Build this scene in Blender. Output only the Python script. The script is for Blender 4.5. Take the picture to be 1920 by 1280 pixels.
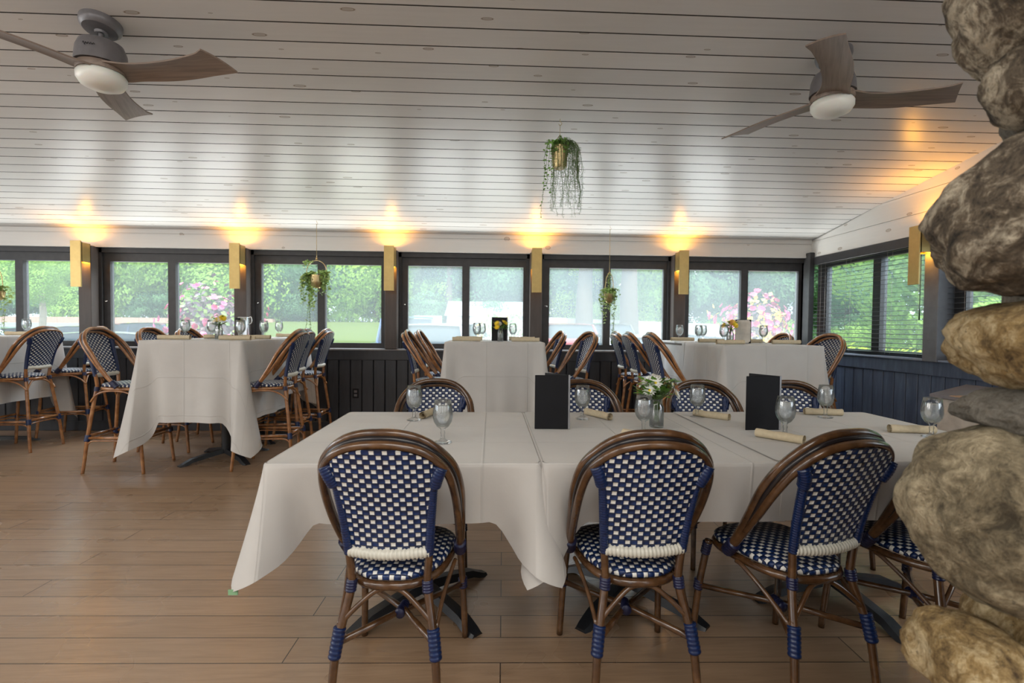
import bpy, math, random
from mathutils import Vector, Matrix, noise
PI=math.pi
for o in list(bpy.data.objects): bpy.data.objects.remove(o)
S=bpy.context.scene
COL=S.collection
# ------------------------------------------------------------------ camera
H=1.2
cam_d=bpy.data.cameras.new('camera'); cam=bpy.data.objects.new('camera',cam_d); COL.objects.link(cam)
th=math.radians(2.4); pt=math.atan(26/940); rl=0.0095
fw=Vector((math.sin(th)*math.cos(pt),math.cos(th)*math.cos(pt),-math.sin(pt)))
rt0=Vector((math.cos(th),-math.sin(th),0)); up0=rt0.cross(fw)
rt=rt0*math.cos(rl)+up0*math.sin(rl); up=up0*math.cos(rl)-rt0*math.sin(rl)
m=Matrix((rt,up,-fw)).transposed().to_4x4(); m.translation=Vector((0,0,H))
cam.matrix_world=m
cam_d.sensor_width=36; cam_d.lens=940/1920*36
cam_d.clip_start=.05; cam_d.clip_end=400
cam_d.dof.use_dof=True; cam_d.dof.focus_distance=2.4; cam_d.dof.aperture_fstop=3.6
S.camera=cam
# ------------------------------------------------------------------ sky, sun, added fill lamps
w=bpy.data.worlds.new('sky'); S.world=w; w.use_nodes=True
bg=w.node_tree.nodes['Background']; bg.inputs[0].default_value=(.80,.90,1,1); bg.inputs[1].default_value=2.6
def lamp(name,kind,loc,energy,color=(1,1,1),rot=None,size=None,size_y=None,aim=None,parent=None,**k):
    d=bpy.data.lights.new(name,kind); d.energy=energy; d.color=color
    if size is not None:
        if kind=='AREA':
            d.size=size
            if size_y: d.shape='RECTANGLE'; d.size_y=size_y
        elif kind in('POINT','SPOT'): d.shadow_soft_size=size
        elif kind=='SUN': d.angle=size
    for a,b in k.items(): setattr(d,a,b)
    o=bpy.data.objects.new(name,d); COL.objects.link(o); o.location=loc
    if aim is not None: o.rotation_euler=Vector(aim).to_track_quat('-Z','Y').to_euler()
    if parent: o.parent=parent
    return o
lamp('sun','SUN',(0,0,20),4.6,(1,.95,.86),size=.02,aim=(-.35,.75,-.95))
# added fill lamps, unseen: overhead behind the camera and near the left wall
for x in (-5.6,-2.8,0.0,2.6):
    lamp('fill_overhead','AREA',(x,-1.1,3.0),50,(1,.96,.90),size=2.0,size_y=1.2,aim=(0,.42,-1))
for y in (-.8,2.2):
    lamp('fill_left','AREA',(-7.2,y,2.0),45,(1,.95,.88),size=2.2,size_y=1.0,aim=(1,0,-.35))
# added lamps outside the back windows, hidden above the header, imitating sky light
for x in (-5.3,-3.65,-1.95,-.3,1.35,2.95):
    lamp('fill_sky_back','AREA',(x,6.9,3.2),90,(.80,.88,1),size=1.5,size_y=1.3,aim=(0,-1,-.62))
for x in (-5.3,-3.65,-1.95,-.3,1.35,2.95):  # added lamps below the sills, out of view, imitating light bounced off the ground
    lamp('fill_bounce_back','AREA',(x,6.75,.1),88,(1,.975,.95),size=1.5,size_y=.9,aim=(0,-1,.75))
for y in (5.0,3.2):  # added lamps outside the right windows, out of view, topping up sky light
    lamp('fill_sky_right','AREA',(4.9,y,3.1),95,(.72,.84,1),size=1.3,size_y=1.3,aim=(-1,0,-.62))
S.view_settings.view_transform='Standard'; S.view_settings.look='None'
S.view_settings.exposure=0.06; S.view_settings.gamma=1
S.view_settings.use_curve_mapping=False
# ------------------------------------------------------------------ helpers
class MB:
    def __init__(s): s.v=[]; s.f=[]; s.uv={}
    def add(s,vs,fs,uvs=None):
        n=len(s.v); s.v+= [tuple(v) for v in vs]
        for k,f in enumerate(fs):
            if uvs: s.uv[len(s.f)]=uvs[k]
            s.f.append(tuple(i+n for i in f))
        return s
    def box(s,a,b,mat=None):
        (x0,y0,z0),(x1,y1,z1)=a,b
        vs=[(x0,y0,z0),(x1,y0,z0),(x1,y1,z0),(x0,y1,z0),(x0,y0,z1),(x1,y0,z1),(x1,y1,z1),(x0,y1,z1)]
        if mat: vs=[mat@Vector(v) for v in vs]
        return s.add(vs,[(0,3,2,1),(4,5,6,7),(0,1,5,4),(1,2,6,5),(2,3,7,6),(3,0,4,7)])
    def rbox(s,a,b,r=.004):
        # box with chamfered vertical+horizontal edges
        (x0,y0,z0),(x1,y1,z1)=a,b
        rings=[]
        for z,q in((z0,r),(z0+r,0),(z1-r,0),(z1,r)):
            rings.append([(x0+q+r,y0+q,z),(x1-q-r,y0+q,z),(x1-q,y0+q+r,z),(x1-q,y1-q-r,z),(x1-q-r,y1-q,z),(x0+q+r,y1-q,z),(x0+q,y1-q-r,z),(x0+q,y0+q+r,z)])
        vs=sum(rings,[]); fs=[]
        for k in range(3):
            for i in range(8):
                j=(i+1)%8; fs.append((k*8+i,k*8+j,k*8+8+j,k*8+8+i))
        fs.append(tuple(range(7,-1,-1))); fs.append(tuple(range(24,32)))
        return s.add(vs,fs)
    def tube(s,pts,r,n=10,caps=True,closed=False,smooth=0):
        P=[Vector(p) for p in pts]
        if smooth: 
            rr=r if isinstance(r,(list,tuple)) else [r]*len(P)
            P,r=catmull(P,rr,smooth,closed)
        R=list(r) if isinstance(r,(list,tuple)) else [r]*len(P)
        m=len(P); T=[]
        for i in range(m):
            a=P[i-1] if (i>0 or closed) else P[i]; b=P[(i+1)%m] if (i<m-1 or closed) else P[i]
            t=(b-a); T.append(t.normalized() if t.length>1e-9 else Vector((0,0,1)))
        ref=Vector((0,0,1)) if abs(T[0].z)<.9 else Vector((1,0,0))
        u=(ref-T[0]*ref.dot(T[0])).normalized()
        vs=[];L=0;Ls=[]
        for i in range(m):
            u=(u-T[i]*u.dot(T[i])); u=u.normalized() if u.length>1e-6 else T[i].orthogonal().normalized()
            v=T[i].cross(u)
            if i: L+=(P[i]-P[i-1]).length
            Ls.append(L)
            for k in range(n):
                a=2*PI*k/n; vs.append(P[i]+(u*math.cos(a)+v*math.sin(a))*R[i])
        fs=[];uv=[]
        for i in range(m if closed else m-1):
            j=(i+1)%m
            for k in range(n):
                l=(k+1)%n; fs.append((i*n+k,i*n+l,j*n+l,j*n+k)); uv.append([(k/n,Ls[i]),((k+1)/n,Ls[i]),((k+1)/n,Ls[j]),(k/n,Ls[j])])
        if caps and not closed:
            fs.append(tuple(range(n-1,-1,-1))); uv.append([(0,0)]*n)
            fs.append(tuple((m-1)*n+k for k in range(n))); uv.append([(0,0)]*n)
        return s.add(vs,fs,uv)
    def lathe(s,prof,n=24,c=(0,0,0),mat=None):
        vs=[];fs=[]
        for (r,z) in prof:
            for k in range(n):
                a=2*PI*k/n; p=Vector((c[0]+r*math.cos(a),c[1]+r*math.sin(a),c[2]+z))
                vs.append(mat@p if mat else p)
        for i in range(len(prof)-1):
            for k in range(n):
                l=(k+1)%n; fs.append((i*n+k,i*n+l,(i+1)*n+l,(i+1)*n+k))
        if prof[0][0]>1e-6: fs.append(tuple(range(n-1,-1,-1)))
        if prof[-1][0]>1e-6: fs.append(tuple((len(prof)-1)*n+k for k in range(n)))
        return s.add(vs,fs)
    def grid(s,fn,nu,nv,uvfn=None,closed=False):
        vs=[fn(i/nu,j/nv) for j in range(nv+1) for i in range(nu+1)]
        fs=[];uv=[]
        for j in range(nv):
            for i in range(nu):
                a=j*(nu+1)+i; fs.append((a,a+1,a+nu+2,a+nu+1))
                if uvfn: uv.append([uvfn(i/nu,j/nv),uvfn((i+1)/nu,j/nv),uvfn((i+1)/nu,(j+1)/nv),uvfn(i/nu,(j+1)/nv)])
        return s.add(vs,fs,uv if uvfn else None)
def catmull(P,R,k,closed=False):
    out=[];ro=[];n=len(P)
    seg=n if closed else n-1
    for i in range(seg):
        g=lambda j:(P[j%n] if closed else P[max(0,min(n-1,j))])
        h=lambda j:(R[j%n] if closed else R[max(0,min(n-1,j))])
        p0,p1,p2,p3=g(i-1),g(i),g(i+1),g(i+2)
        for q in range(k):
            t=q/k; t2=t*t;t3=t2*t
            out.append(.5*((2*p1)+(p2-p0)*t+(2*p0-5*p1+4*p2-p3)*t2+(3*p1-p0-3*p2+p3)*t3)); ro.append(h(i)*(1-t)+h(i+1)*t)
    if not closed: out.append(P[-1]); ro.append(R[-1])
    return out,ro
def obj(name,mb,mat,parent=None,smooth=True,kind=None,label=None,loc=None,rz=0):
    me=bpy.data.meshes.new(name); me.from_pydata(mb.v,[],mb.f)
    if mb.uv:
        ul=me.uv_layers.new(name='UVMap'); 
        for p in me.polygons:
            q=mb.uv.get(p.index)
            if q:
                for li,c in zip(p.loop_indices,q): ul.data[li].uv=c
    me.polygons.foreach_set('use_smooth',[bool(smooth)]*len(me.polygons))
    me.materials.append(mat); me.update()
    if smooth=='auto':
        me.set_sharp_from_angle(angle=math.radians(35))
    o=bpy.data.objects.new(name,me); COL.objects.link(o)
    if parent: o.parent=parent
    if kind: o['kind']=kind
    if label: o['label']=label
    if loc: o.location=loc
    if rz: o.rotation_euler=(0,0,rz)
    return o
def thing(name,label,cat,loc=(0,0,0),rz=0,group=None):
    o=bpy.data.objects.new(name,None); COL.objects.link(o); o.empty_display_size=.1
    o.location=loc; o.rotation_euler=(0,0,rz); o['label']=label; o['category']=cat
    if group: o['group']=group
    return o
def tag(o,label,cat,group=None,kind=None):
    o['label']=label; o['category']=cat
    if group: o['group']=group
    if kind: o['kind']=kind
    return o
def dup(root,loc,rz,label,group=None):
    r=root.copy(); COL.objects.link(r); r.location=loc; r.rotation_euler=(0,0,rz); r['label']=label
    if group: r['group']=group
    for ch in list(root.children):
        c=ch.copy(); COL.objects.link(c); c.parent=r
        for g in list(ch.children):
            d=g.copy(); COL.objects.link(d); d.parent=c
    return r
# ------------------------------------------------------------------ materials
class NT:
    def __init__(s,name):
        s.m=bpy.data.materials.new(name); s.m.use_nodes=True; s.t=s.m.node_tree; s.b=s.t.nodes['Principled BSDF']; s.out=s.t.nodes['Material Output']
    def n(s,t,**k):
        x=s.t.nodes.new(t)
        for a,b in k.items():
            if a.startswith('_'): 
                key=a[1:]; key=int(key) if key.isdigit() else key
                if hasattr(b,'bl_idname') or isinstance(b,bpy.types.NodeSocket): s.l(b,x.inputs[key])
                else: x.inputs[key].default_value=b
            else: setattr(x,a,b)
        return x
    def l(s,a,b): s.t.links.new(a,b)
    def math(s,op,a,b=None,c=None):
        x=s.t.nodes.new('ShaderNodeMath'); x.operation=op
        for i,q in enumerate((a,b,c)):
            if q is None: continue
            if isinstance(q,bpy.types.NodeSocket): s.l(q,x.inputs[i])
            else: x.inputs[i].default_value=q
        return x.outputs[0]
    def mix(s,f,a,b,bt='MIX'):
        x=s.t.nodes.new('ShaderNodeMix'); x.data_type='RGBA'; x.blend_type=bt
        for i,q in ((0,f),(6,a),(7,b)):
            if isinstance(q,bpy.types.NodeSocket): s.l(q,x.inputs[i])
            elif i==0: x.inputs[0].default_value=q
            else: x.inputs[i].default_value=(*q,1) if len(q)==3 else q
        return x.outputs[2]
    def ramp(s,f,stops,interp='LINEAR'):
        x=s.t.nodes.new('ShaderNodeValToRGB'); s.l(f,x.inputs[0]); e=x.color_ramp.elements; x.color_ramp.interpolation=interp
        while len(e)<len(stops): e.new(.5)
        for q,(p,c) in zip(e,stops): q.position=p; q.color=(*c,1) if len(c)==3 else c
        return x.outputs[0]
    def coords(s,kind='Object',scale=(1,1,1),rot=(0,0,0),loc=(0,0,0)):
        t=s.t.nodes.new('ShaderNodeTexCoord'); mp=s.t.nodes.new('ShaderNodeMapping'); s.l(t.outputs[kind],mp.inputs[0])
        mp.inputs[1].default_value=loc; mp.inputs[2].default_value=rot; mp.inputs[3].default_value=scale
        return mp.outputs[0]
    def noise(s,v,scale,detail=4,rough=.55,dist=0):
        x=s.t.nodes.new('ShaderNodeTexNoise'); s.l(v,x.inputs['Vector']); x.inputs['Scale'].default_value=scale; x.inputs['Detail'].default_value=detail; x.inputs['Roughness'].default_value=rough; x.inputs['Distortion'].default_value=dist
        return x.outputs[0]
    def bump(s,h,strength=.3,dist=.01):
        x=s.t.nodes.new('ShaderNodeBump'); x.inputs['Strength'].default_value=strength; x.inputs['Distance'].default_value=dist; s.l(h,x.inputs['Height']); s.l(x.outputs[0],s.b.inputs['Normal']); return x
    def set(s,**k):
        for a,b in k.items():
            key=a.replace('_',' ')
            if isinstance(b,bpy.types.NodeSocket): s.l(b,s.b.inputs[key])
            else: s.b.inputs[key].default_value=(*b,1) if isinstance(b,tuple) and len(b)==3 and 'Radius' not in key else b
        return s
def simple(name,col,rough=.5,metal=0,var=.12,scale=18,**k):
    t=NT(name); c=t.coords(); n=t.noise(c,scale,3)
    d=tuple(x*(1-var) for x in col); e=tuple(min(1,x*(1+var)) for x in col)
    t.set(Base_Color=t.ramp(n,[(.3,d),(.7,e)]),Roughness=rough,Metallic=metal,**k)
    return t.m
M={}
def wood(name,a,b,scale=(3,40,40),rough=.3,coat=.3):
    t=NT(name); c=t.coords(scale=scale); n=t.noise(c,1.0,5,.6,.6)
    t.set(Base_Color=t.ramp(n,[(.3,a),(.7,b)]),Roughness=rough,Coat_Weight=coat,Coat_Roughness=.15); t.bump(n,.1,.002)
    return t.m
# rattan: warm lacquered brown with darker joints
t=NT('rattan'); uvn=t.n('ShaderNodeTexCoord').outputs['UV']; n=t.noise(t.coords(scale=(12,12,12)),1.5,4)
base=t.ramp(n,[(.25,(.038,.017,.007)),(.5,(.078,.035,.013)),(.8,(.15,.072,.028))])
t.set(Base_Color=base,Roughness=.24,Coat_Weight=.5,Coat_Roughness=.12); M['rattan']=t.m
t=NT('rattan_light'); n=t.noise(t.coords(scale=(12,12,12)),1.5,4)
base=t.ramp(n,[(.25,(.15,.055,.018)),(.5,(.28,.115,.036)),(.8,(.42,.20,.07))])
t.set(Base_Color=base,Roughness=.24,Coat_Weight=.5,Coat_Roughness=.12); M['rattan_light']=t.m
M['rattan_dark']=simple('rattan_dark',(.012,.009,.010),.25)
M['wrap_blue']=simple('wrap_blue',(.003,.015,.068),.28,var=.25,scale=60)
M['wrap_navy']=simple('wrap_navy',(.010,.013,.05),.3,var=.25,scale=60)
M['wrap_white']=simple('wrap_white',(.60,.58,.50),.35,var=.06)
# woven strands: white squares in a staggered grid on blue
t=NT('weave'); uv=t.n('ShaderNodeTexCoord').outputs['UV']; sp=t.n('ShaderNodeSeparateXYZ'); t.l(uv,sp.inputs[0])
u,v=sp.outputs[0],sp.outputs[1]
fu=t.math('FLOOR',u); fv=t.math('FLOOR',v); cu=t.math('FRACT',u); cv=t.math('FRACT',v)
par=t.math('MODULO',t.math('ABSOLUTE',t.math('ADD',fu,fv)),2.0)
white=t.math('LESS_THAN',par,.5)
inx=t.math('LESS_THAN',t.math('ABSOLUTE',t.math('SUBTRACT',cu,.5)),.37); iny=t.math('LESS_THAN',t.math('ABSOLUTE',t.math('SUBTRACT',cv,.5)),.38)
white=t.math('MULTIPLY',t.math('MULTIPLY',white,inx),iny)
gapv=t.math('GREATER_THAN',t.math('ABSOLUTE',t.math('SUBTRACT',cv,.5)),.43)
half=t.math('LESS_THAN',t.math('ABSOLUTE',t.math('SUBTRACT',cv,.5)),.03)
nz=t.noise(t.coords(scale=(1,1,1)),40,2)
blue=t.ramp(nz,[(.3,(.002,.011,.048)),(.7,(.005,.029,.125))])
blue=t.mix(gapv,blue,(.003,.004,.018)); blue=t.mix(t.math('MULTIPLY',half,.55),blue,(.003,.006,.03))
col=t.mix(white,blue,(.72,.71,.66))
hx=t.math('SINE',t.math('MULTIPLY',cu,PI)); hy=t.math('SINE',t.math('MULTIPLY',cv,PI))
t.bump(t.math('POWER',t.math('MULTIPLY',hx,hy),.5),.7,.004)
t.set(Base_Color=col,Roughness=.32); M['weave']=t.m
# table linen
def cloth_mat(name,a,b):
    t=NT(name); c=t.coords(); n=t.noise(c,3.5,5,.6,.4); n2=t.noise(c,700,1)
    uv=t.n('ShaderNodeTexCoord').outputs['UV']; sp=t.n('ShaderNodeSeparateXYZ'); t.l(uv,sp.inputs[0])
    def crease(s_,off,pit):
        f=t.math('FRACT',t.math('ADD',t.math('DIVIDE',s_,pit),off)); d=t.math('ABSOLUTE',t.math('SUBTRACT',f,.5))
        return t.math('MAXIMUM',t.math('SUBTRACT',1.0,t.math('MULTIPLY',d,pit/.006)),0.0)
    cr=t.math('ADD',crease(sp.outputs[0],.5,.36),crease(sp.outputs[1],.5,.30))
    h=t.math('ADD',t.math('MULTIPLY',n,.9),t.math('ADD',t.math('MULTIPLY',cr,1.0),t.math('MULTIPLY',n2,.02)))
    t.set(Base_Color=t.mix(t.math('MULTIPLY',cr,.12),t.ramp(n,[(.3,a),(.7,b)]),(.3,.28,.26)),Roughness=.75,Sheen_Weight=.15); t.bump(h,.32,.012)
    return t.m
M['cloth']=cloth_mat('linen',(.49,.47,.445),(.54,.52,.49))
M['napkin']=simple('napkin_linen',(.56,.47,.32),.85,var=.08,scale=60)
M['iron']=simple('cast_iron',(.012,.013,.016),.35,var=.3)
M['table_wood']=simple('table_board',(.06,.035,.02),.5)
# glass & water
t=NT('clear_glass'); t.set(Base_Color=(.97,.99,.99),Roughness=.01,Transmission_Weight=1.0,IOR=1.28); M['glass_solid']=t.m
t=NT('goblet_glass'); lw=t.n('ShaderNodeLayerWeight'); lw.inputs[0].default_value=.35
tr=t.n('ShaderNodeBsdfTransparent'); t.l(t.mix(lw.outputs['Facing'],(.99,.995,.995),(.86,.90,.91)),tr.inputs[0]); gl=t.n('ShaderNodeBsdfGlossy'); gl.inputs[1].default_value=.03
m1=t.n('ShaderNodeMixShader'); t.l(t.math('ADD',t.math('MULTIPLY',lw.outputs['Fresnel'],.7),.015),m1.inputs[0]); t.l(tr.outputs[0],m1.inputs[1]); t.l(gl.outputs[0],m1.inputs[2]); t.l(m1.outputs[0],t.out.inputs[0]); M['glass']=t.m
t=NT('iced_water'); n=t.noise(t.coords(),90,3); t.set(Base_Color=(.96,.98,.985),Roughness=.1,Transmission_Weight=.78,IOR=1.12); t.bump(n,.5,.004); M['water']=t.m
# hazy window pane: thin, with a little milky dust and screen
t=NT('window_pane'); tr=t.n('ShaderNodeBsdfTransparent'); tr.inputs[0].default_value=(.95,.98,.98,1)
tl=t.n('ShaderNodeBsdfTranslucent'); tl.inputs[0].default_value=(.80,.92,.95,1); gl=t.n('ShaderNodeBsdfGlossy'); gl.inputs[1].default_value=.25
m1=t.n('ShaderNodeMixShader'); m1.inputs[0].default_value=.035; t.l(tr.outputs[0],m1.inputs[1]); t.l(tl.outputs[0],m1.inputs[2])
m2=t.n('ShaderNodeMixShader'); m2.inputs[0].default_value=.008; t.l(m1.outputs[0],m2.inputs[1]); t.l(gl.outputs[0],m2.inputs[2]); t.l(m2.outputs[0],t.out.inputs[0]); M['pane']=t.m
M['pane_hazy']=t.m.copy(); [setattr(n_.inputs[0],'default_value',.075) for n_ in M['pane_hazy'].node_tree.nodes if n_.bl_idname=='ShaderNodeMixShader' and abs(n_.inputs[0].default_value-.035)<1e-4]
M['brass']=simple('brushed_brass',(.46,.33,.13),.42,.8,var=.06)
M['gold_pot']=simple('pot_gold',(.50,.38,.19),.32,.85,var=.12)
M['charcoal']=None
t=NT('charcoal_paint'); c=t.coords(scale=(1,1,.12)); n=t.noise(c,22,5,.65,.3)
t.set(Base_Color=t.ramp(n,[(.3,(.016,.016,.019)),(.7,(.030,.031,.038))]),Roughness=.42,Specular_IOR_Level=.55); t.bump(n,.12,.003); M['charcoal']=t.m
t=NT('frame_paint'); n=t.noise(t.coords(),14,4); t.set(Base_Color=t.ramp(n,[(.3,(.020,.019,.020)),(.7,(.034,.032,.033))]),Roughness=.5); M['frame']=t.m
t=NT('post_paint'); n=t.noise(t.coords(scale=(1,1,.2)),18,4); t.set(Base_Color=t.ramp(n,[(.3,(.040,.030,.026)),(.7,(.062,.048,.042))]),Roughness=.5); M['post']=t.m
M['sill']=simple('sill_paint',(.30,.30,.31),.45,var=.1)
# whitewashed pine boards with knots; boards run along local x, pitch given in local y
def pine(name,pitch,off,axis='Y',tint=(.66,.64,.615)):
    t=NT(name); tc=t.n('ShaderNodeTexCoord'); sp=t.n('ShaderNodeSeparateXYZ'); t.l(tc.outputs['Object'],sp.inputs[0])
    a=sp.outputs[0] if axis!='Zy' else sp.outputs[1]; b={'Y':sp.outputs[1],'Z':sp.outputs[2],'Zy':sp.outputs[2]}[axis]
    row=t.math('FLOOR',t.math('DIVIDE',t.math('SUBTRACT',b,off),pitch))
    fr=t.math('FRACT',t.math('DIVIDE',t.math('SUBTRACT',b,off),pitch))
    rnd=t.n('ShaderNodeTexWhiteNoise',noise_dimensions='1D'); t.l(row,rnd.inputs['W'])
    sx=t.math('ADD',a,t.math('MULTIPLY',rnd.outputs[0],37.0))
    cv=t.n('ShaderNodeCombineXYZ'); t.l(t.math('MULTIPLY',sx,2.3),cv.inputs[0]); t.l(t.math('MULTIPLY',fr,1.0),cv.inputs[1]); t.l(t.math('MULTIPLY',row,7.31),cv.inputs[2])
    vo=t.n('ShaderNodeTexVoronoi',voronoi_dimensions='2D'); 
    c2=t.n('ShaderNodeCombineXYZ'); t.l(t.math('MULTIPLY',sx,2.3),c2.inputs[0]); t.l(t.math('ADD',fr,t.math('MULTIPLY',row,3.0)),c2.inputs[1])
    t.l(c2.outputs[0],vo.inputs['Vector']); vo.inputs['Scale'].default_value=1.0; vo.inputs['Randomness'].default_value=.8
    wn=t.n('ShaderNodeTexWhiteNoise',noise_dimensions='3D'); t.l(vo.outputs['Color'],wn.inputs[0])
    size=t.math('MULTIPLY',t.math('SUBTRACT',wn.outputs[0],.50),.20)
    d=t.math('DIVIDE',vo.outputs['Distance'],size)
    ring=t.math('MAXIMUM',t.math('SUBTRACT',1.0,t.math('MULTIPLY',t.math('ABSOLUTE',t.math('SUBTRACT',d,.8)),4.5)),0.0)
    core=t.math('MULTIPLY',t.math('LESS_THAN',d,.6),.45)
    sel=t.math('GREATER_THAN',wn.outputs[1] if False else wn.outputs[0],.60)
    k=t.math('MULTIPLY',t.math('MULTIPLY',t.math('MAXIMUM',ring,core),sel),.95)
    g=t.noise(t.coords(scale=(1.2,26,26) if axis!='Zy' else (26,1.2,26)),2.0,5,.6,.5)
    base=t.ramp(g,[(.3,tuple(x*.955 for x in tint)),(.7,tint)])
    rv=t.math('ADD',.94,t.math('MULTIPLY',rnd.outputs[0],.10))
    base=t.mix(1.0,base,t.n('ShaderNodeCombineXYZ',_0=rv,_1=rv,_2=rv).outputs[0],'MULTIPLY')
    t.set(Base_Color=t.mix(k,base,(.17,.10,.045)),Roughness=.31,Specular_IOR_Level=.5); t.bump(g,.05,.002)
    return t.m
# plank floor
t=NT('plank_floor'); c=t.coords(rot=(0,0,math.radians(1.4)))
br=t.n('ShaderNodeTexBrick'); t.l(c,br.inputs['Vector']); br.offset=.37; br.offset_frequency=2
for k_,v_ in dict(Scale=1.0,Mortar_Size=.0022,Mortar_Smooth=.2,Bias=0,Brick_Width=2.1,Row_Height=.147).items(): br.inputs[k_.replace('_',' ')].default_value=v_
br.inputs['Color1'].default_value=(.0,.0,.0,1); br.inputs['Color2'].default_value=(1,1,1,1); br.inputs['Mortar'].default_value=(.5,.5,.5,1)
g=t.noise(t.coords(scale=(1.6,22,1),rot=(0,0,math.radians(1.4))),2.2,6,.65,.8); big=t.noise(t.coords(),1.3,3)
wc=t.ramp(g,[(.25,(.20,.125,.072)),(.5,(.29,.188,.112)),(.78,(.38,.255,.16))])
wc=t.mix(.35,wc,t.mix(br.outputs['Color'],(.24,.15,.09),(.36,.24,.155)))
scr=t.noise(t.coords(scale=(4,1.2,1),rot=(0,0,.6)),6,2,.5,2.5)
wc=t.mix(br.outputs['Fac'],wc,(.035,.022,.015))
t.set(Base_Color=wc,Roughness=t.ramp(big,[(.3,(.22,)*3),(.7,(.36,)*3)]),Specular_IOR_Level=.65)
hh=t.math('SUBTRACT',t.math('MULTIPLY',g,.25),br.outputs['Fac']); t.bump(hh,.25,.004); M['floor']=t.m
# stone
def stone(name,a,b,c_,sc=7):
    t=NT(name); c=t.coords(); n=t.noise(c,sc,8,.72,.7); n2=t.noise(c,sc*7,5,.7,.4); n4=t.noise(c,sc*2.6,6,.75,1.2)
    f=t.math('ADD',t.math('MULTIPLY',n,.5),t.math('ADD',t.math('MULTIPLY',n4,.38),t.math('MULTIPLY',n2,.12)))
    col=t.ramp(f,[(.40,a),(.49,b),(.575,c_)]); col=t.mix(t.math('MULTIPLY',t.math('GREATER_THAN',n2,.63),.5),col,tuple(x*.3 for x in a))
    t.set(Base_Color=col,Roughness=.8); t.bump(t.math('ADD',n,t.math('ADD',t.math('MULTIPLY',n4,.6),t.math('MULTIPLY',n2,.3))),1.0,.03); return t.m
M['stoneA']=stone('stone_grey_brown',(.020,.014,.008),(.15,.112,.072),(.58,.50,.37),9)
M['stoneB']=stone('stone_tan',(.07,.038,.012),(.36,.235,.09),(.72,.57,.33),9)
M['stoneC']=stone('stone_olive',(.075,.058,.033),(.25,.20,.12),(.52,.43,.28),8)
M['mortar']=stone('mortar',(.16,.14,.11),(.30,.27,.22),(.42,.38,.32),30)
M['fan_grey']=simple('fan_grey',(.15,.142,.148),.4,.2)
M['fan_blade']=wood('fan_blade_wood',(.165,.122,.095),(.27,.20,.155),scale=(4,60,60),rough=.45,coat=0)
t=NT('opal_glass'); t.set(Base_Color=(.80,.80,.74),Roughness=.35,Subsurface_Weight=.2); M['opal']=t.m
M['black']=simple('menu_black',(.007,.007,.009),.55,Specular_IOR_Level=.25)
M['menu_edge']=simple('menu_edge',(.35,.35,.37),.35,.6)
M['menu_page']=simple('menu_page',(.62,.58,.52),.6)
M['leaf']=simple('leaf_green',(.14,.30,.04),.5,var=.4,scale=9)
M['leaf_pale']=simple('leaf_pale',(.28,.42,.11),.5,var=.35,scale=12)
M['stem']=simple('stem_green',(.09,.15,.04),.6,var=.3)
M['petal_yellow']=simple('petal_yellow',(.85,.62,.03),.6)
M['petal_white']=simple('petal_white',(.85,.85,.80),.6,var=.05)
M['petal_peach']=simple('petal_peach',(.75,.36,.20),.6)
M['petal_pink']=simple('petal_pink',(.62,.12,.28),.6,var=.3)
M['petal_magenta']=simple('petal_magenta',(.55,.03,.13),.6,var=.3)
M['leaf_purple']=simple('leaf_purple',(.10,.05,.06),.5,var=.4)
M['leaf_gold']=simple('leaf_gold',(.70,.55,.08),.5,var=.3)
M['chrome']=simple('chrome',(.7,.7,.7),.15,1)
# ------------------------------------------------------------------ room shell
ZE=2.262; SL=-.16; YB=5.8; XR=3.77; XL=-7.5; YF=-3.2
def zc(y): return ZE+SL*(y-YB)
pitch=.13718; first=2.53740434
def struct(name,mb,mat,parent=None,smooth=False):
    o=obj(name,mb,mat,parent,smooth)
    if not parent: o['kind']='structure'
    return o
M['pine']=pine('whitewashed_pine',pitch,first-pitch*60)
mb=MB(); y0=first-pitch*int((first-YF)/pitch+1)
k=0
while True:
    a=y0+k*pitch+.004; b=a+pitch-.008; k+=1
    if a>YB: break
    b=min(b,YB); 
    za,zb=zc(a),zc(b); t_=.018
    vs=[(XL,a,za),(XR,a,za),(XR,b,zb),(XL,b,zb),(XL,a-.003,za+t_),(XR,a-.003,za+t_),(XR,b+.003,zb+t_),(XL,b+.003,zb+t_)]
    mb.add(vs,[(0,1,2,3),(4,7,6,5),(0,4,5,1),(2,6,7,3),(0,3,7,4),(1,5,6,2)])
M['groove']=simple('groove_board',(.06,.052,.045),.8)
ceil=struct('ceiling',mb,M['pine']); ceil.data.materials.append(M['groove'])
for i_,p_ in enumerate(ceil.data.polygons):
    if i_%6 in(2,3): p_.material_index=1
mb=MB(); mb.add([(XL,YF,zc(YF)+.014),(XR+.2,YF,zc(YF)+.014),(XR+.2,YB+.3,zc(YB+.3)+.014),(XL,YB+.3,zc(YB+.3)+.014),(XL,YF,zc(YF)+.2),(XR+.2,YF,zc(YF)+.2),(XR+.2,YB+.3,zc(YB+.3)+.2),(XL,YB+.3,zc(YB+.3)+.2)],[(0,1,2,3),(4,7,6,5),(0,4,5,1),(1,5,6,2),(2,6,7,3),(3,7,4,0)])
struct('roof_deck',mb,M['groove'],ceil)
# floor
struct('floor',MB().box((XL-.1,YF-.1,-.12),(XR+.2,YB+.22,0)),M['floor'])
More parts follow.
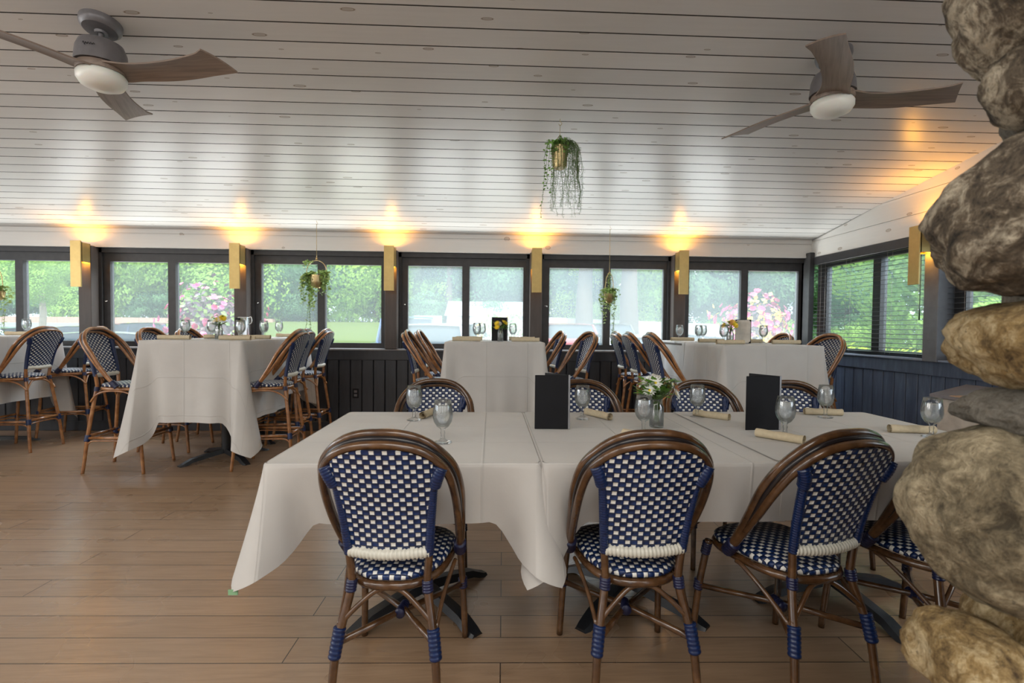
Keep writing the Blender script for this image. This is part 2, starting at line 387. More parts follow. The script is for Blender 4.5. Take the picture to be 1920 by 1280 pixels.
# back wall : white header, charcoal wainscot
M['header']=pine('white_header_board',.30,1.9,'Z',(.64,.615,.58))
mb=MB().box((XL,YB,2.055),(XR+.2,YB+.22,2.60)); mb.box((XL,YB-.012,2.215),(XR,YB,2.262)); mb.box((XL,YB-.006,2.055),(XR,YB,2.075))
wb=struct('wall_back',mb,M['header'])
mb=MB(); x=XL; 
while x<XR:
    b=min(x+.128,XR); mb.rbox((x+.002,YB,0.0),(b-.002,YB+.05,.83),.005); x+=.131
mb.box((XL,YB+.03,0),(XR,YB+.22,.90)); mb.rbox((XL,YB-.018,.815),(XR,YB+.1,.925),.003)
obj('wainscot',mb,M['charcoal'],wb,False,label='charcoal painted vertical board wainscot')
struct('baseboard_back',MB().rbox((XL,YB-.018,0),(XR,YB,.11),.004),M['charcoal'])
struct('trim_1',MB().rbox((XL,YB-.04,.925),(XR,YB+.10,.945),.004),M['sill'])
# posts
posts=[-6.13,-4.475,-2.80,-1.135,.51,2.175]
for i,x in enumerate(posts):
    struct('trim_%d'%(i+2),MB().rbox((x-.068,YB-.075,.945),(x+.068,YB+.12,2.06),.004),M['post'])
struct('trim_8',MB().rbox((XR-.06,YB-.075,.945),(XR,YB+.12,2.11),.004),M['frame'])
# windows of the back wall
edges=[XL]+posts+[XR-.03]
wno=0
for i in range(1,7):
    x0=edges[i]+.068; x1=edges[i+1]-.068 if i<6 else edges[i+1]
    wno+=1; Y0,Y1=YB+.07,YB+.13
    mb=MB(); zb,zt=.945,2.07; gb,gt=1.005,1.905
    xm=(x0+x1)/2+(-.02 if i<6 else 0); gl0,gl1=x0+.10,x1-.07
    mb.box((x0,Y0,zb),(gl0,Y1,zt)); mb.box((gl1,Y0,zb),(x1,Y1,zt)); mb.box((gl0,Y0,zb),(gl1,Y1,gb)); mb.box((gl0,Y0,gt),(gl1,Y1,zt))
    xm=(gl0+gl1)/2; mb.box((xm-.042,Y0-.012,gb),(xm+.042,Y1,gt))
    mb.box((x0,Y0-.03,zb),(x0+.03,Y0,zt)); mb.box((x1-.03,Y0-.03,zb),(x1,Y0,zt)); mb.box((x0,Y0-.03,2.0),(x1,Y0,zt))
    wf=struct('window_%d'%wno,mb,M['frame'])
    for a,b in((gl0,xm-.042),(xm+.042,gl1)): obj('window_pane',MB().box((a,Y0+.03,gb),(b,Y0+.034,gt)),M['pane'] if i<4 else M['pane_hazy'],wf,False)
    if i<6: 
        mb=MB().rbox((x0+.045,Y0-.016,1.452),(x0+.075,Y0,1.462),.002); mb.tube([(x0+.06,Y0-.012,1.46),(x0+.062,Y0-.03,1.452),(x0+.075,Y0-.034,1.45)],.004,6)
        obj('window_latch',mb,M['chrome'],wf,label='small bright metal latch')
# right wall
M['pine_wall']=pine('white_gable_boards',.19,2.03,'Zy',(.64,.62,.585))
mb=MB()
z=2.055
while z<zc(YF):
    b=z+.186
    # board clipped by sloping ceiling
    ya=YF; 
    def ymax(q): return YB+(q-ZE)/SL
    yb_low=min(YB,ymax(z)); yb_hi=min(YB,ymax(b))
    if yb_hi<YF: 
        yb_hi=YF
    if yb_low<=YF: break
    mb.add([(XR,ya,z),(XR,yb_low,z),(XR,yb_hi,b),(XR,ya,b),(XR+.02,ya,z),(XR+.02,yb_low,z),(XR+.02,yb_hi,b),(XR+.02,ya,b)],[(0,3,2,1),(4,5,6,7),(0,1,5,4),(3,7,6,2)])
    if yb_low<YB or yb_hi<YB:
        pass
    z+=.19
mb.add([(XR+.012,YF,2.055),(XR+.012,YB,2.055),(XR+.012,YB,zc(YB)+.02),(XR+.012,YF,zc(YF)+.02),(XR+.2,YF,2.055),(XR+.2,YB,2.055),(XR+.2,YB,zc(YB)+.02),(XR+.2,YF,zc(YF)+.02)],[(0,3,2,1),(4,5,6,7),(0,1,5,4),(3,7,6,2)])
wr=struct('wall_right',mb,M['pine_wall'])
mb=MB(); y=YF
while y<YB:
    b=min(y+.128,YB); mb.rbox((XR,y+.002,0),(XR+.05,b-.002,.83),.005); y+=.131
mb.box((XR+.03,YF,0),(XR+.2,YB,.92)); mb.rbox((XR-.02,YF,.825),(XR+.1,YB,.945),.003)
M['charcoal_sky_tint']=NT('charcoal_paint_sky_tint'); t=M['charcoal_sky_tint']; c=t.coords(scale=(1,1,.12)); n=t.noise(c,20,6,.7,.5)  # charcoal paint with the blue sky reflection put into its colour
t.set(Base_Color=t.ramp(n,[(.25,(.036,.046,.078)),(.5,(.062,.080,.125)),(.78,(.11,.14,.20))]),Roughness=.42,Specular_IOR_Level=.6); t.bump(n,.2,.003); M['charcoal_sky_tint']=t.m
obj('wainscot',mb,M['charcoal_sky_tint'],wr,False,label='charcoal painted vertical board wainscot, blue sky reflection in its colour')
struct('trim_9',MB().rbox((XR-.05,YF,.945),(XR+.1,YB,.962),.004),simple('sill_blue',(.20,.24,.32),.4))
struct('baseboard_right',MB().rbox((XR-.018,YF,0),(XR,YB,.11),.004),M['charcoal_sky_tint'])
M['post_r']=simple('post_grey',(.12,.125,.14),.45,var=.1)
struct('trim_10',MB().rbox((XR-.065,4.02,.945),(XR+.12,4.16,2.06),.004),M['post_r'])
struct('trim_11',MB().rbox((XR-.065,1.3,.945),(XR+.12,1.44,2.06),.004),M['post_r'])
M['blind']=simple('blind_slat',(.030,.029,.031),.4)
M['blind_cord']=simple('blind_cord',(.45,.40,.36),.7)
for i,(a,b) in enumerate(((4.16,YB-.02),(1.44,4.02))):
    wno+=1; X0,X1=XR+.08,XR+.14; mb=MB(); zb,zt=.962,2.07; gb,gt=1.01,1.93
    ga,gbb=a+.07,b-.16 if i==0 else b-.10
    mb.box((X0,a,zb),(X1,ga,zt)); mb.box((X0,gbb,zb),(X1,b,zt)); mb.box((X0,ga,zb),(X1,gbb,gb)); mb.box((X0,ga,gt),(X1,gbb,zt))
    ym=(4.86 if i==0 else 2.7); mb.box((X0-.01,ym-.05,gb),(X1,ym+.05,gt))
    wf=struct('window_%d'%wno,mb,M['frame'])
    for p,q in((ga,ym-.05),(ym+.05,gbb)): obj('window_pane',MB().box((X0+.03,p,gb),(X0+.034,q,gt)),M['pane'],wf,False)
    bt=thing('window_blind',['black slatted blind over the window nearest the far corner','black slatted blind between the grey post and the stone pillar'][i],'blind',(XR+.03,(a+b)/2,1.0))
    L=(b-a)/2-.015
    obj('headrail',MB().rbox((-.03,-L,1.0),(.03,L,1.045),.004).rbox((-.045,-L,.96),(-.030,L,1.05),.004),M['blind'],bt,False)
    mb=MB(); z=.0
    while z<.97:
        mb.add([(-.024,-L,z-.002),(-.024,L,z-.002),(.024,L,z+.003),(.024,-L,z+.003),(-.024,-L,z-.0045),(-.024,L,z-.0045),(.024,L,z+.0005),(.024,-L,z+.0005)],[(0,3,2,1),(4,5,6,7),(0,1,5,4),(2,3,7,6)])
        z+=.0435
    obj('slats',mb,M['blind'],bt,False)
    mb=MB()
    for yy in(-L+.12,-L*.4,L*.3,L-.15):
        for dx in(-.025,.025): mb.tube([(dx,yy,-.02),(dx,yy,1.0)],.0011,4)
    obj('ladder_cord',mb,M['blind_cord'],bt,label='pale ladder cords')
    if i==0: obj('tilt_wand',MB().tube([(-.06,-L+.06,1.0),(-.062,-L+.06,.42),(-.062,-L+.06,.30)],[.003,.003,.006],6),M['blind'],bt)
# walls outside the view: front (behind camera) and left, with openings added to let sky light in
wallm=simple('white_wall',(.60,.58,.55),.6)
mb=MB(); 
mb.box((XL,YF-.1,0),(XR,YF,.8)); mb.box((XL,YF-.1,2.75),(XR,YF,3.75))
for x in (-7.1,-4.2,-1.4,1.25,3.9): mb.box((max(XL,x-1.0),YF-.1,.8),(min(XR,x+1.0),YF,2.75))
struct('wall_front',mb,wallm)
mb=MB(); mb.box((XL-.1,YF,0),(XL,YB,.8)); mb.box((XL-.1,YF,2.35),(XL,YB,3.75))
for y in (-3,-2.2,.7,3.7,5.2): mb.box((XL-.1,y-.3,.8),(XL,min(YB,y+.3),2.35))
struct('wall_left',mb,wallm)
# outlet
t_=thing('electrical_outlet','small dark outlet plate low on the charcoal boards left of the centre table','outlet',(-1.545,YB-.001,.43))
obj('cover_plate',MB().rbox((-.035,-.006,-.055),(.035,0,.055),.003),M['black'],t_,False)
obj('socket',MB().rbox((-.018,-.010,.008),(.018,-.005,.036),.002).rbox((-.018,-.010,-.036),(.018,-.005,-.008),.002),M['fan_grey'],t_,False)
# ------------------------------------------------------------------ chairs
def wrap_tube(pts,r,pitch,n=12,amp=.10,ends=None):
    P,_=catmull([Vector(p) for p in pts],[r]*len(pts),24)
    # resample by arc length
    L=[0]
    for a,b in zip(P,P[1:]): L.append(L[-1]+(b-a).length)
    tot=L[-1]; N=max(4,int(tot/pitch*4)); out=[];R=[];j=0
    for i in range(N+1):
        s=tot*i/N
        while j<len(L)-2 and L[j+1]<s: j+=1
        q=(s-L[j])/max(1e-9,L[j+1]-L[j]); out.append(P[j].lerp(P[j+1],q)); R.append(r*(1-amp*(i%4 in(0,))-amp*.25*(i%4 in(1,3))))
    return MB().tube(out,R,n)
def mirror(mb):
    o=MB(); o.v=[(-x,y,z) for x,y,z in mb.v]; o.f=[tuple(reversed(f)) for f in mb.f]; o.uv={k:list(reversed(v)) for k,v in mb.uv.items()}; return o
def merge(*ms):
    o=MB()
    for a in ms:
        n=len(o.f); nv=len(o.v); o.v+=a.v; o.f+=[tuple(i+nv for i in f) for f in a.f]
        for k_,v_ in a.uv.items(): o.uv[k_+n]=v_
    return o
def make_chair(name,label,cat,dz=0.0,stool=False,group=None,light=False):
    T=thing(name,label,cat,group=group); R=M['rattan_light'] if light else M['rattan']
    Z=lambda z:z+dz
    # seat
    def sx(a):
        n=2.6; c,s_=math.cos(a),math.sin(a)
        x=math.copysign(abs(c)**(2/n),c)*.205; y=math.copysign(abs(s_)**(2/n),s_)*.20+.012
        x*=.82+.18*min(1,max(-1,(y)/.2)) if y>0 else .82-.10*min(1,-y/.2); return x,y
    mb=MB(); N=44
    rings=[(0.02,.452),(.3,.4535),(.6,.452),(.85,.447),(.95,.442),(1.0,.434),(1.0,.424),(.93,.418),(.1,.418)]
    vs=[];fs=[];uv=[]
    for r,z in rings:
        for k in range(N):
            x,y=sx(2*PI*k/N); vs.append((x*r,.012+(y-.012)*r,Z(z)))
    for i in range(len(rings)-1):
        for k in range(N):
            l=(k+1)%N; q=(i*N+k,i*N+l,(i+1)*N+l,(i+1)*N+k); fs.append(tuple(reversed(q)))
            uq=[]
            for e in reversed(q):
                X,Y,ZZ=vs[e]; ex=(1+ (Z(.452)-ZZ)*2.2 if i<7 else 1); uq.append((X*ex/.0195+50,Y*ex/.017+50))
            uv.append(uq)
    fs.append(tuple(range(N))[::-1][::-1]); uv.append([(vs[e][0]/.0195+50,vs[e][1]/.017+50) for e in range(N)])
    mb.add(vs,fs,uv); obj('seat',mb,M['weave'],T,label='blue and white woven seat')
    mb=MB(); mb.tube([(sx(2*PI*k/32)[0]*.98,.012+(sx(2*PI*k/32)[1]-.012)*.98,Z(.405)) for k in range(32)],.0135,10,closed=True)
    obj('seat_frame',mb,R,T)
    # rear legs running up as back posts
    rf=.172 if not stool else .18; ry=-.25 if not stool else -.255
    legp=[(rf,ry,0),(rf-.006,ry+.012,.10),(rf-.018,ry+.03,.24) if not stool else (rf-.02,ry+.03,.30),(.128,-.182,Z(.37)),(.122,-.175,Z(.42)),(.130,-.182,Z(.52))]
    for sgn in(1,-1):
        pts=[(x*sgn,y,z) for x,y,z in legp]
        lg=obj('leg',MB().tube(pts,[.0125,.013,.014,.014,.0135,.013],12,smooth=6),R,T)
        bp=[(.129*sgn,-.183,Z(.505)),(.136*sgn,-.200,Z(.60)),(.146*sgn,-.226,Z(.70)),(.155*sgn,-.250,Z(.775)),(.162*sgn,-.260,Z(.80))]
        bpo=obj('back_post',wrap_tube(bp,.0155,.0085,12,.10),M['wrap_blue'],T,label='blue strand wrapped back post')
        # gusset of wrapping where post meets the hoop
        obj('wrapping',wrap_tube([(.155*sgn,-.240,Z(.735)),(.166*sgn,-.254,Z(.765)),(.178*sgn,-.257,Z(.793))],.0205,.0085,12,.08),M['wrap_blue'],bpo,label='blue wrapping at the hoop joint')
        if not stool:
            obj('wrapping',wrap_tube([((rf-.012)*sgn,ry+.022,.205),((rf-.024)*sgn,ry+.038,.29)],.0205,.0125,12,.13),M['wrap_blue'],lg,label='blue wrapping low on the leg')
        else:
            obj('wrapping',wrap_tube([((rf-.014)*sgn,ry+.024,.255),((rf-.022)*sgn,ry+.032,.305)],.0205,.012,12,.1),M['wrap_blue'],lg,label='blue wrapping low on the leg')
        obj('wrapping',wrap_tube([(.125*sgn,-.180,Z(.385)),(.122*sgn,-.175,Z(.42))],.0185,.008,12,.12),M['wrap_navy'],lg,label='dark wrapping at the seat joint')
        # front legs
        fx,fy=(.205,.215) if not stool else (.205,.225)
        pf=[(fx*sgn,fy,0),((fx-.008)*sgn,fy-.02,.2),(.188*sgn,.165,Z(.36)),(.184*sgn,.155,Z(.41))]
        fl=obj('leg',MB().tube(pf,[.0125,.0135,.014,.0135],12,smooth=6),R,T)
        obj('wrapping',wrap_tube([(.190*sgn,.168,Z(.355)),(.186*sgn,.158,Z(.40))],.0185,.010,12,.12),M['wrap_navy'],fl,label='dark wrapping at the seat joint')
        wz=.225 if not stool else .28
        obj('wrapping',wrap_tube([((fx-.008)*sgn,fy-.018,wz-.02),((fx-.010)*sgn,fy-.022,wz+.02)],.0185,.010,12,.12),M['wrap_navy'] if not stool else M['wrap_blue'],fl,label='wrapping low on the front leg')
        # clamp where hoop meets the seat
        obj('wrapping',wrap_tube([(.203*sgn,.03,Z(.425)),(.207*sgn,-.010,Z(.47))],.023,.010,12,.08),M['wrap_navy'],T,label='dark wrapping at the foot of the hoop')
    # hoops
    half=[(.204,.028,.425),(.209,-.045,.51),(.212,-.115,.60),(.209,-.178,.69),(.195,-.230,.765),(.163,-.264,.815),(.116,-.285,.847),(.06,-.294,.861),(0,-.297,.865)]
    def hoop(dxy,dyy,dzz):
        pts=[]
        for i,(x,y,z) in enumerate(half):
            w_=min(1,i/3.0); pts.append(((x+dxy*w_ if i<5 else x*(1+dxy*3.2)),y+dyy*w_,Z(z+dzz*(min(1,max(0,(i-1)/6))))))
        return pts+[(-x,y,z) for x,y,z in reversed(pts[:-1])]
    mb=MB().tube(hoop(0,0,0),.0135,12,smooth=5); obj('inner_hoop',mb,R,T)
    mb=MB().tube(hoop(.009,.016,.014),.0095,10,smooth=5); obj('hoop_strand',mb,M['rattan_dark'],T,label='thin black strand between the two hoops')
    mb=MB().tube(hoop(.014,.032,.027),.0140,12,smooth=5); obj('outer_hoop',mb,R,T)
    # back panel
    def back(u,v,off):
        uu=u*2-1; xb=.126; xt=.154
        zt=.787+(.856-.787)*math.sqrt(max(0,1-(uu*.93)**2)); zb=.522
        z=zb+(zt-zb)*v; x=uu*(xb+(xt-xb)*min(1,(z-zb)/.26)); 
        q=(z-.5)/.36; y=-.178-.118*q**1.25-.018*(1-uu*uu)+off
        return (x,y,Z(z))
    def buv(u,v):
        x,y,z=back(u,v,0); return (x/.0195+50.5,(z-Z(.52))/.0152+50)
    a=MB().grid(lambda u,v:back(u,v,.003),16,22,buv); b=MB().grid(lambda u,v:back(u,v,-.003),16,22,buv)
    b.f=[tuple(reversed(f)) for f in b.f]; b.uv={k_:list(reversed(v_)) for k_,v_ in b.uv.items()}
    obj('backrest',merge(a,b),M['weave'],T,label='blue and white woven back panel')
    obj('lower_rail',wrap_tube([(-.128,-.183,Z(.513)),(-.06,-.197,Z(.511)),(.0,-.201,Z(.510)),(.06,-.197,Z(.511)),(.128,-.183,Z(.513))],.0185,.0125,12,.22),M['wrap_white'],T,label='white wrapped rail under the back panel')
    # braces
    if not stool:
        for sgn in(1,-1):
            obj('stretcher',MB().tube([(sgn*(rf-.014),ry+.028,.245),(sgn*.02,-.02,.228+.004*sgn),(0,0,.226+.006*sgn),(-sgn*.02,.02,.226+.004*sgn),(-sgn*.195,.19,.222)],.0105,10),R,T)
        obj('wrapping',wrap_tube([(-.004,-.03,.228),(.004,.03,.228)],.019,.010,12,.1),M['wrap_navy'],T,label='dark wrapping where the stretchers cross')
        obj('arch_brace',MB().tube([(-.152,ry+.042,.295),(-.10,-.195,.345),(-.045,-.178,.385),(0,-.174,.393),(.045,-.178,.385),(.10,-.195,.345),(.152,ry+.042,.295)],.0085,8,smooth=4),R,T)
        for sgn in(1,-1):
            obj('side_brace',MB().tube([(sgn*.156,ry+.045,.285),(sgn*.165,-.12,.34),(sgn*.185,-.03,.395),(sgn*.19,.0,.402)],.0075,8,smooth=4),R,T)
    else:
        zz=.283; c4=[(rf-.018,ry+.028),(.197,.205)]
        for sgn in(1,-1):
            obj('footrest_rail',MB().tube([(sgn*c4[0][0],c4[0][1],zz),(sgn*c4[1][0],c4[1][1],zz)],.0115,10),R,T)
            obj('corner_brace',MB().tube([(sgn*c4[0][0],c4[0][1]-.002,zz-.06),(sgn*(c4[0][0]+.006),c4[0][1]+.03,zz-.03),(sgn*(c4[0][0]+.008),c4[0][1]+.10,zz-.024),(sgn*.19,.10,zz-.024),(sgn*.198,.17,zz-.03),(sgn*.20,.207,zz-.06)],.0065,8,smooth=4),R,T)
            obj('arch_brace',MB().tube([(sgn*.150,-.208,Z(.30)-.0),(sgn*.16,-.16,Z(.355)),(sgn*.17,-.08,Z(.388)),(sgn*.18,.05,Z(.388)),(sgn*.19,.13,Z(.36)),(sgn*.194,.17,Z(.31))],.0075,8,smooth=4),R,T)
        for yy,xx in((c4[0][1],c4[0][0]),(c4[1][1],c4[1][0])):
            obj('footrest_rail',MB().tube([(-xx,yy,zz+.012),(xx,yy,zz+.012)],.0115,10),R,T)
            obj('corner_brace',MB().tube([(-xx,yy,zz-.06),(-xx+.03,yy,zz-.022),(0,yy,zz-.014),(xx-.03,yy,zz-.022),(xx,yy,zz-.06)],.0065,8,smooth=4),R,T)
        obj('arch_brace',MB().tube([(-.142,-.20,Z(.30)),(-.10,-.19,Z(.36)),(-.05,-.178,Z(.388)),(.05,-.178,Z(.388)),(.10,-.19,Z(.36)),(.142,-.20,Z(.30))],.0075,8,smooth=4),R,T)
    return T
def rad(d): return math.radians(d)
CH=make_chair('dining_chair','','chair')
near='bistro chairs on the near side of the low tables'; far='bistro chairs on the far side of the low tables'
chairs=[(-.297,1.715,-3,'blue and white woven rattan chair alone at the left low table, back to viewer',near),
 (.478,1.715,1,'rattan chair with blue and white weave, back to viewer, in front of the flower jar',near),
 (1.03,1.72,13,'rattan chair turned slightly left, in front of the right menu, back to viewer',near),
 (1.57,1.76,8,'rattan chair mostly hidden behind the stone pillar at the low table',near),
 (-.312,2.63,180,'rattan chair on the far side of the left low table, behind the two goblets',far),
 (.535,2.63,182,'rattan chair on the far side, partly hidden behind the left black menu',far),
 (1.22,2.64,178,'rattan chair on the far side, behind the goblet right of the flower jar',far),
 (1.75,2.64,176,'rattan chair on the far side, partly hidden behind the right black menu',far)]
for i,(x,y,a,l,g) in enumerate(chairs):
    if i==0: CH.location=(x,y,0); CH.scale=(.955,1,1); CH.rotation_euler=(0,0,rad(a)); CH['label']=l; CH['group']=g
    else: dup(CH,(x,y,0),rad(a),l,g)
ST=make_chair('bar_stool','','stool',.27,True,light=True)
gl_='tall bistro stools of the far left group'; g1='tall bistro stools around the left high tables'; g2='tall bistro stools around the centre high tables'; g3='tall bistro stools around the right high tables'
stools=[(-4.50,4.965,90,'tall rattan stool at far left, back and rear legs toward the viewer',gl_),
 (-4.45,5.53,97,'tall rattan stool by the window, behind the leftmost woven stool',gl_),
 (-3.01,4.31,-88,'tall rattan stool at the near left corner of the left high table, weave facing right',g1),
 (-3.05,5.0,-90,'tall rattan stool whose rim shows above the left high table, left one of two',g1),
 (-2.95,5.42,-90,'tall rattan stool whose rim shows above the left high table beside the flower jar',g1),
 (-1.90,4.38,92,'nearest tall rattan stool on the right side of the left high table',g1),
 (-2.02,4.88,90,'middle tall rattan stool on the right side of the left high table',g1),
 (-1.99,5.38,90,'farthest tall rattan stool on the right side of the left high table, by the wall',g1),
 (-.52,4.72,-90,'nearer tall rattan stool on the left side of the centre high table',g2),
 (-.50,5.36,-90,'farther tall rattan stool on the left side of the centre high table, by the window',g2),
 (.72,4.86,104,'tall rattan stool turned outward on the right side of the centre high table',g2),
 (.50,5.40,96,'tall rattan stool tight against the right side of the centre high table, near window',g2),
 (1.66,4.36,-90,'nearest of three tall rattan stools left of the right high table',g3),
 (1.62,4.92,-90,'middle of three tall rattan stools left of the right high table',g3),
 (1.62,5.42,-90,'farthest of three tall rattan stools left of the right high table',g3),
 (2.86,4.46,96,'tall rattan stool at the right end of the right high table, near the blinds',g3),
 (2.98,5.42,90,'tall rattan stool whose rim shows above the right high table in the corner',g3)]
for i,(x,y,a,l,g) in enumerate(stools):
    if i==0: ST.location=(x,y,0); ST.rotation_euler=(0,0,rad(a)); ST['label']=l; ST['group']=g
    else: dup(ST,(x,y,0),rad(a),l,g)
# ------------------------------------------------------------------ tables
def pedestal(name,label,x,y,w_,d_,h,rot,foot,grp,post_off=(0,0)):
    T=thing(name,label,'table',(x,y,0),0,grp)
    obj('tabletop',MB().rbox((-w_/2,-d_/2,h-.032),(w_/2,d_/2,h-.006),.006),M['table_wood'],T,False)
    px,py=post_off
    obj('column',MB().lathe([(.038,.05),(.038,h-.06),(.038,h-.05),(.11,h-.045),(.11,h-.033)],20,(px,py,0)),M['iron'],T,'auto')
    for k in range(4):
        a=rad(rot)+k*PI/2; mt=Matrix.Translation((px,py,0))@Matrix.Rotation(a,4,'Z')
        mb=MB(); prof=[(.0,.030,.055,.038),(foot*.3,.030,.045,.036),(foot*.8,.032,.022,.028),(foot*.9,.034,.008,.026),(foot,.034,.0,.018),(foot+.025,.026,.0,.010)]
        vs=[];fs=[]
        for (q,wid,zz,hh) in prof:
            vs+=[mt@Vector((q,-wid,zz)),mt@Vector((q,wid,zz)),mt@Vector((q,wid*.7,zz+hh)),mt@Vector((q,-wid*.7,zz+hh))]
        for i in range(len(prof)-1):
            for j in range(4): fs.append((i*4+j,(i+1)*4+j,(i+1)*4+(j+1)%4,i*4+(j+1)%4))
        n_=len(vs); fs.append((n_-4,n_-3,n_-2,n_-1)); fs.append((3,2,1,0))
        obj('base_foot',mb.add(vs,fs),M['iron'],T,'auto')
    return T
def cloth(label,x0,x1,y0,y1,h,mid,cor,grp,sides='LRFB',flare=.05,cflare=.10,seed=1,lift=0,tuck=0):
    """cloth draped over a rectangle; sides not listed end flush"""
    rnd=random.Random(seed); z=h+lift; r=.018
    P=[]  # perimeter: (x,y,nx,ny,dist_to_corner,side)
    nb={'F':('L','R'),'R':('F','B'),'B':('R','L'),'L':('B','F')}
    def side(ax,ay,bx,by,nx,ny,c):
        L=math.hypot(bx-ax,by-ay); n=44
        for i in range(n+1):
            q=i/n; q=.5-.5*math.cos(PI*q); e=min(q*L if nb[c][0] in sides else 9,(1-q)*L if nb[c][1] in sides else 9); P.append((ax+(bx-ax)*q,ay+(by-ay)*q,nx,ny,e,c))
    def arc(cx,cy,a0,cc):
        for i in range(1,8):
            a=a0+PI/2*i/8; P.append((cx+r*math.cos(a),cy+r*math.sin(a),math.cos(a),math.sin(a),-abs(i-4)/4.0-.001,cc))
    side(x0+r,y0,x1-r,y0,0,-1,'F'); arc(x1-r,y0+r,-PI/2,'FR'); side(x1,y0+r,x1,y1-r,1,0,'R'); arc(x1-r,y1-r,0,'RB')
    side(x1-r,y1,x0+r,y1,0,1,'B'); arc(x0+r,y1-r,PI/2,'BL'); side(x0,y1-r,x0,y0+r,-1,0,'L'); arc(x0+r,y0+r,PI,'LF')
    ph=[rnd.uniform(0,6.28) for _ in range(4)]
    rows=[0,.012,.03,.07,.15,.25,.36,.48,.60,.72,.84,.93,1.0]
    vs=[];N=len(P)
    for t_ in rows:
        acc=0
        for i,(x,y,nx,ny,e,c) in enumerate(P):
            on=all(q in sides for q in c)
            if not on: hang=0.0; out=0
            else:
                if len(c)==2:
                    hang=cor; k_=-e; out=cflare*(1-.15*k_)
                    hang=cor-(cor-mid)*.25*k_
                else:
                    q=max(0,min(1,(.15-e)/.11)); q=q*q*(3-2*q); hang=mid+(cor-mid)*.62*q+(cor-mid)*.13*max(0,1-e/.06); 
                    wv=math.sin(e*23+ph['FRBL'.index(c)])*.5+.5*math.sin((x+y)*9+ph[0])
                    pinch=-.030*math.exp(-((e-.10)/.045)**2)-(tuck if c=='F' else 0)*min(1,e/.15)
                    out=flare*(.55+.45*wv)*(.35+.65*min(1,e/.2))+cflare*.80*max(0,1-e/.07)+pinch
                    # neighbouring side not hanging -> fade near that end
            if t_==0: vs.append((x,y,z)); continue
            if t_<=.03: 
                # soft rounded edge
                o_=.006*(t_/.03) if on else 0; vs.append((x+nx*o_,y+ny*o_,z-(.007*(t_/.03)**2 if on else 0))); continue
            tt=(t_-.03)/.97
            o_=.006+out*tt**1.15; vs.append((x+nx*o_ if on else x,y+ny*o_ if on else y,z-.007-hang*tt if on else z-.001))
    fs=[];uv=[]
    for j in range(len(rows)-1):
        for i in range(N):
            k_=(i+1)%N
            if hangs(P[i],sides) or hangs(P[k_],sides):
                fs.append((j*N+i,(j+1)*N+i,(j+1)*N+k_,j*N+k_))
                def U(i_,j_):
                    x,y,nx,ny,e,c=P[i_]; q=rows[j_]*mid; return (x+nx*q-x0,y+ny*q-y0)
                uv.append([U(i,j),U(i,j+1),U(k_,j+1),U(k_,j)])
    # top as a gently uneven grid
    mb=MB(); mb.add(vs,fs,uv)
    nx_,ny_=40,30
    def top(u,v):
        x=x0+(x1-x0)*u; y=y0+(y1-y0)*v; b=min(u,1-u,v,1-v); q=min(1,b*9)
        X=min(max(x,x0+.0),x1); return (X,y,z+.0022*q*(noise.noise(Vector((x*3,y*3,seed*7.1)))+.3))
    def top2(u,v):
        x,y,zz=top(u,v)
        # round the corners
        for cx,cy,sx_,sy_ in((x0+r,y0+r,-1,-1),(x1-r,y0+r,1,-1),(x1-r,y1-r,1,1),(x0+r,y1-r,-1,1)):
            dx,dy=(x-cx)*sx_,(y-cy)*sy_
            if dx>0 and dy>0:
                d=math.hypot(dx,dy)
                if d>r: x=cx+sx_*dx/d*r; y=cy+sy_*dy/d*r
        return (x,y,zz)
    mb.grid(top2,nx_,ny_,lambda u,v:((x1-x0)*u,(y1-y0)*v))
    o=obj('tablecloth',mb,M['cloth']); tag(o,label,'tablecloth',grp)
    return o
def hangs(p,sides): return all(q in sides for q in p[5])
lowg='low square pedestal tables'; highg='high pedestal tables'
pedestal('dining_table','low table under the left white cloth, dark cross foot behind the lone chair',-.285,2.18,.86,.96,.740,43,.33,lowg)
pedestal('dining_table','low table under the white cloth with flower jar and left menu',.62,2.18,.84,.94,.740,45,.34,lowg,(0,.02))
pedestal('dining_table','low table at the right, its dark cross foot showing beside the stone pillar',1.56,2.18,.86,.94,.740,8,.36,lowg,(0,.02))
cg='white cloths on the low tables'; chg='white cloths on the high tables'
a=cloth('white cloth on the left low table, corner with a small green tag hanging low',-.745,.169,1.672,2.683,.745,.205,.385,cg,flare=.008,cflare=.10,seed=3,tuck=.03)
obj('cloth_tag',MB().box((-.825,1.60,.345),(-.795,1.603,.362)),simple('tag_green',(.22,.40,.22),.7),a,False,label='small green tag')
cloth('white cloth on the low table carrying the flower jar and left black menu',.178,1.05,1.672,2.69,.745,.205,.40,cg,'LFB',flare=.008,cflare=.075,seed=5,tuck=.03)
cloth('white cloth on the right low table, under the right black menu',.99,2.07,1.668,2.69,.745,.205,.40,cg,'RFB',flare=.008,cflare=.09,seed=6,lift=.004,tuck=.03)
pedestal('high_table','near high table of the left group, black cross foot visible below its cloth',-2.42,4.60,.80,.84,1.065,52,.36,highg,(.04,0))
pedestal('high_table','far high table of the left group, against the window wall',-2.42,5.36,.80,.66,1.065,45,.30,highg)
pedestal('high_table','near high table at the far left edge of the room',-4.98,4.22,.78,.84,1.065,45,.36,highg)
pedestal('high_table','window side high table at the far left behind the woven stools',-4.98,5.12,.78,.80,1.065,45,.34,highg,(.1,-.05))
pedestal('high_table','centre high table standing alone with a vase, below the middle windows',.035,4.98,.84,1.1,1.065,45,.36,highg)
pedestal('high_table','near high table of the right group under the tall black menus',2.37,4.52,.84,.82,1.065,45,.36,highg)
pedestal('high_table','far high table of the right group in the window corner',2.35,5.33,.84,.66,1.065,45,.30,highg)
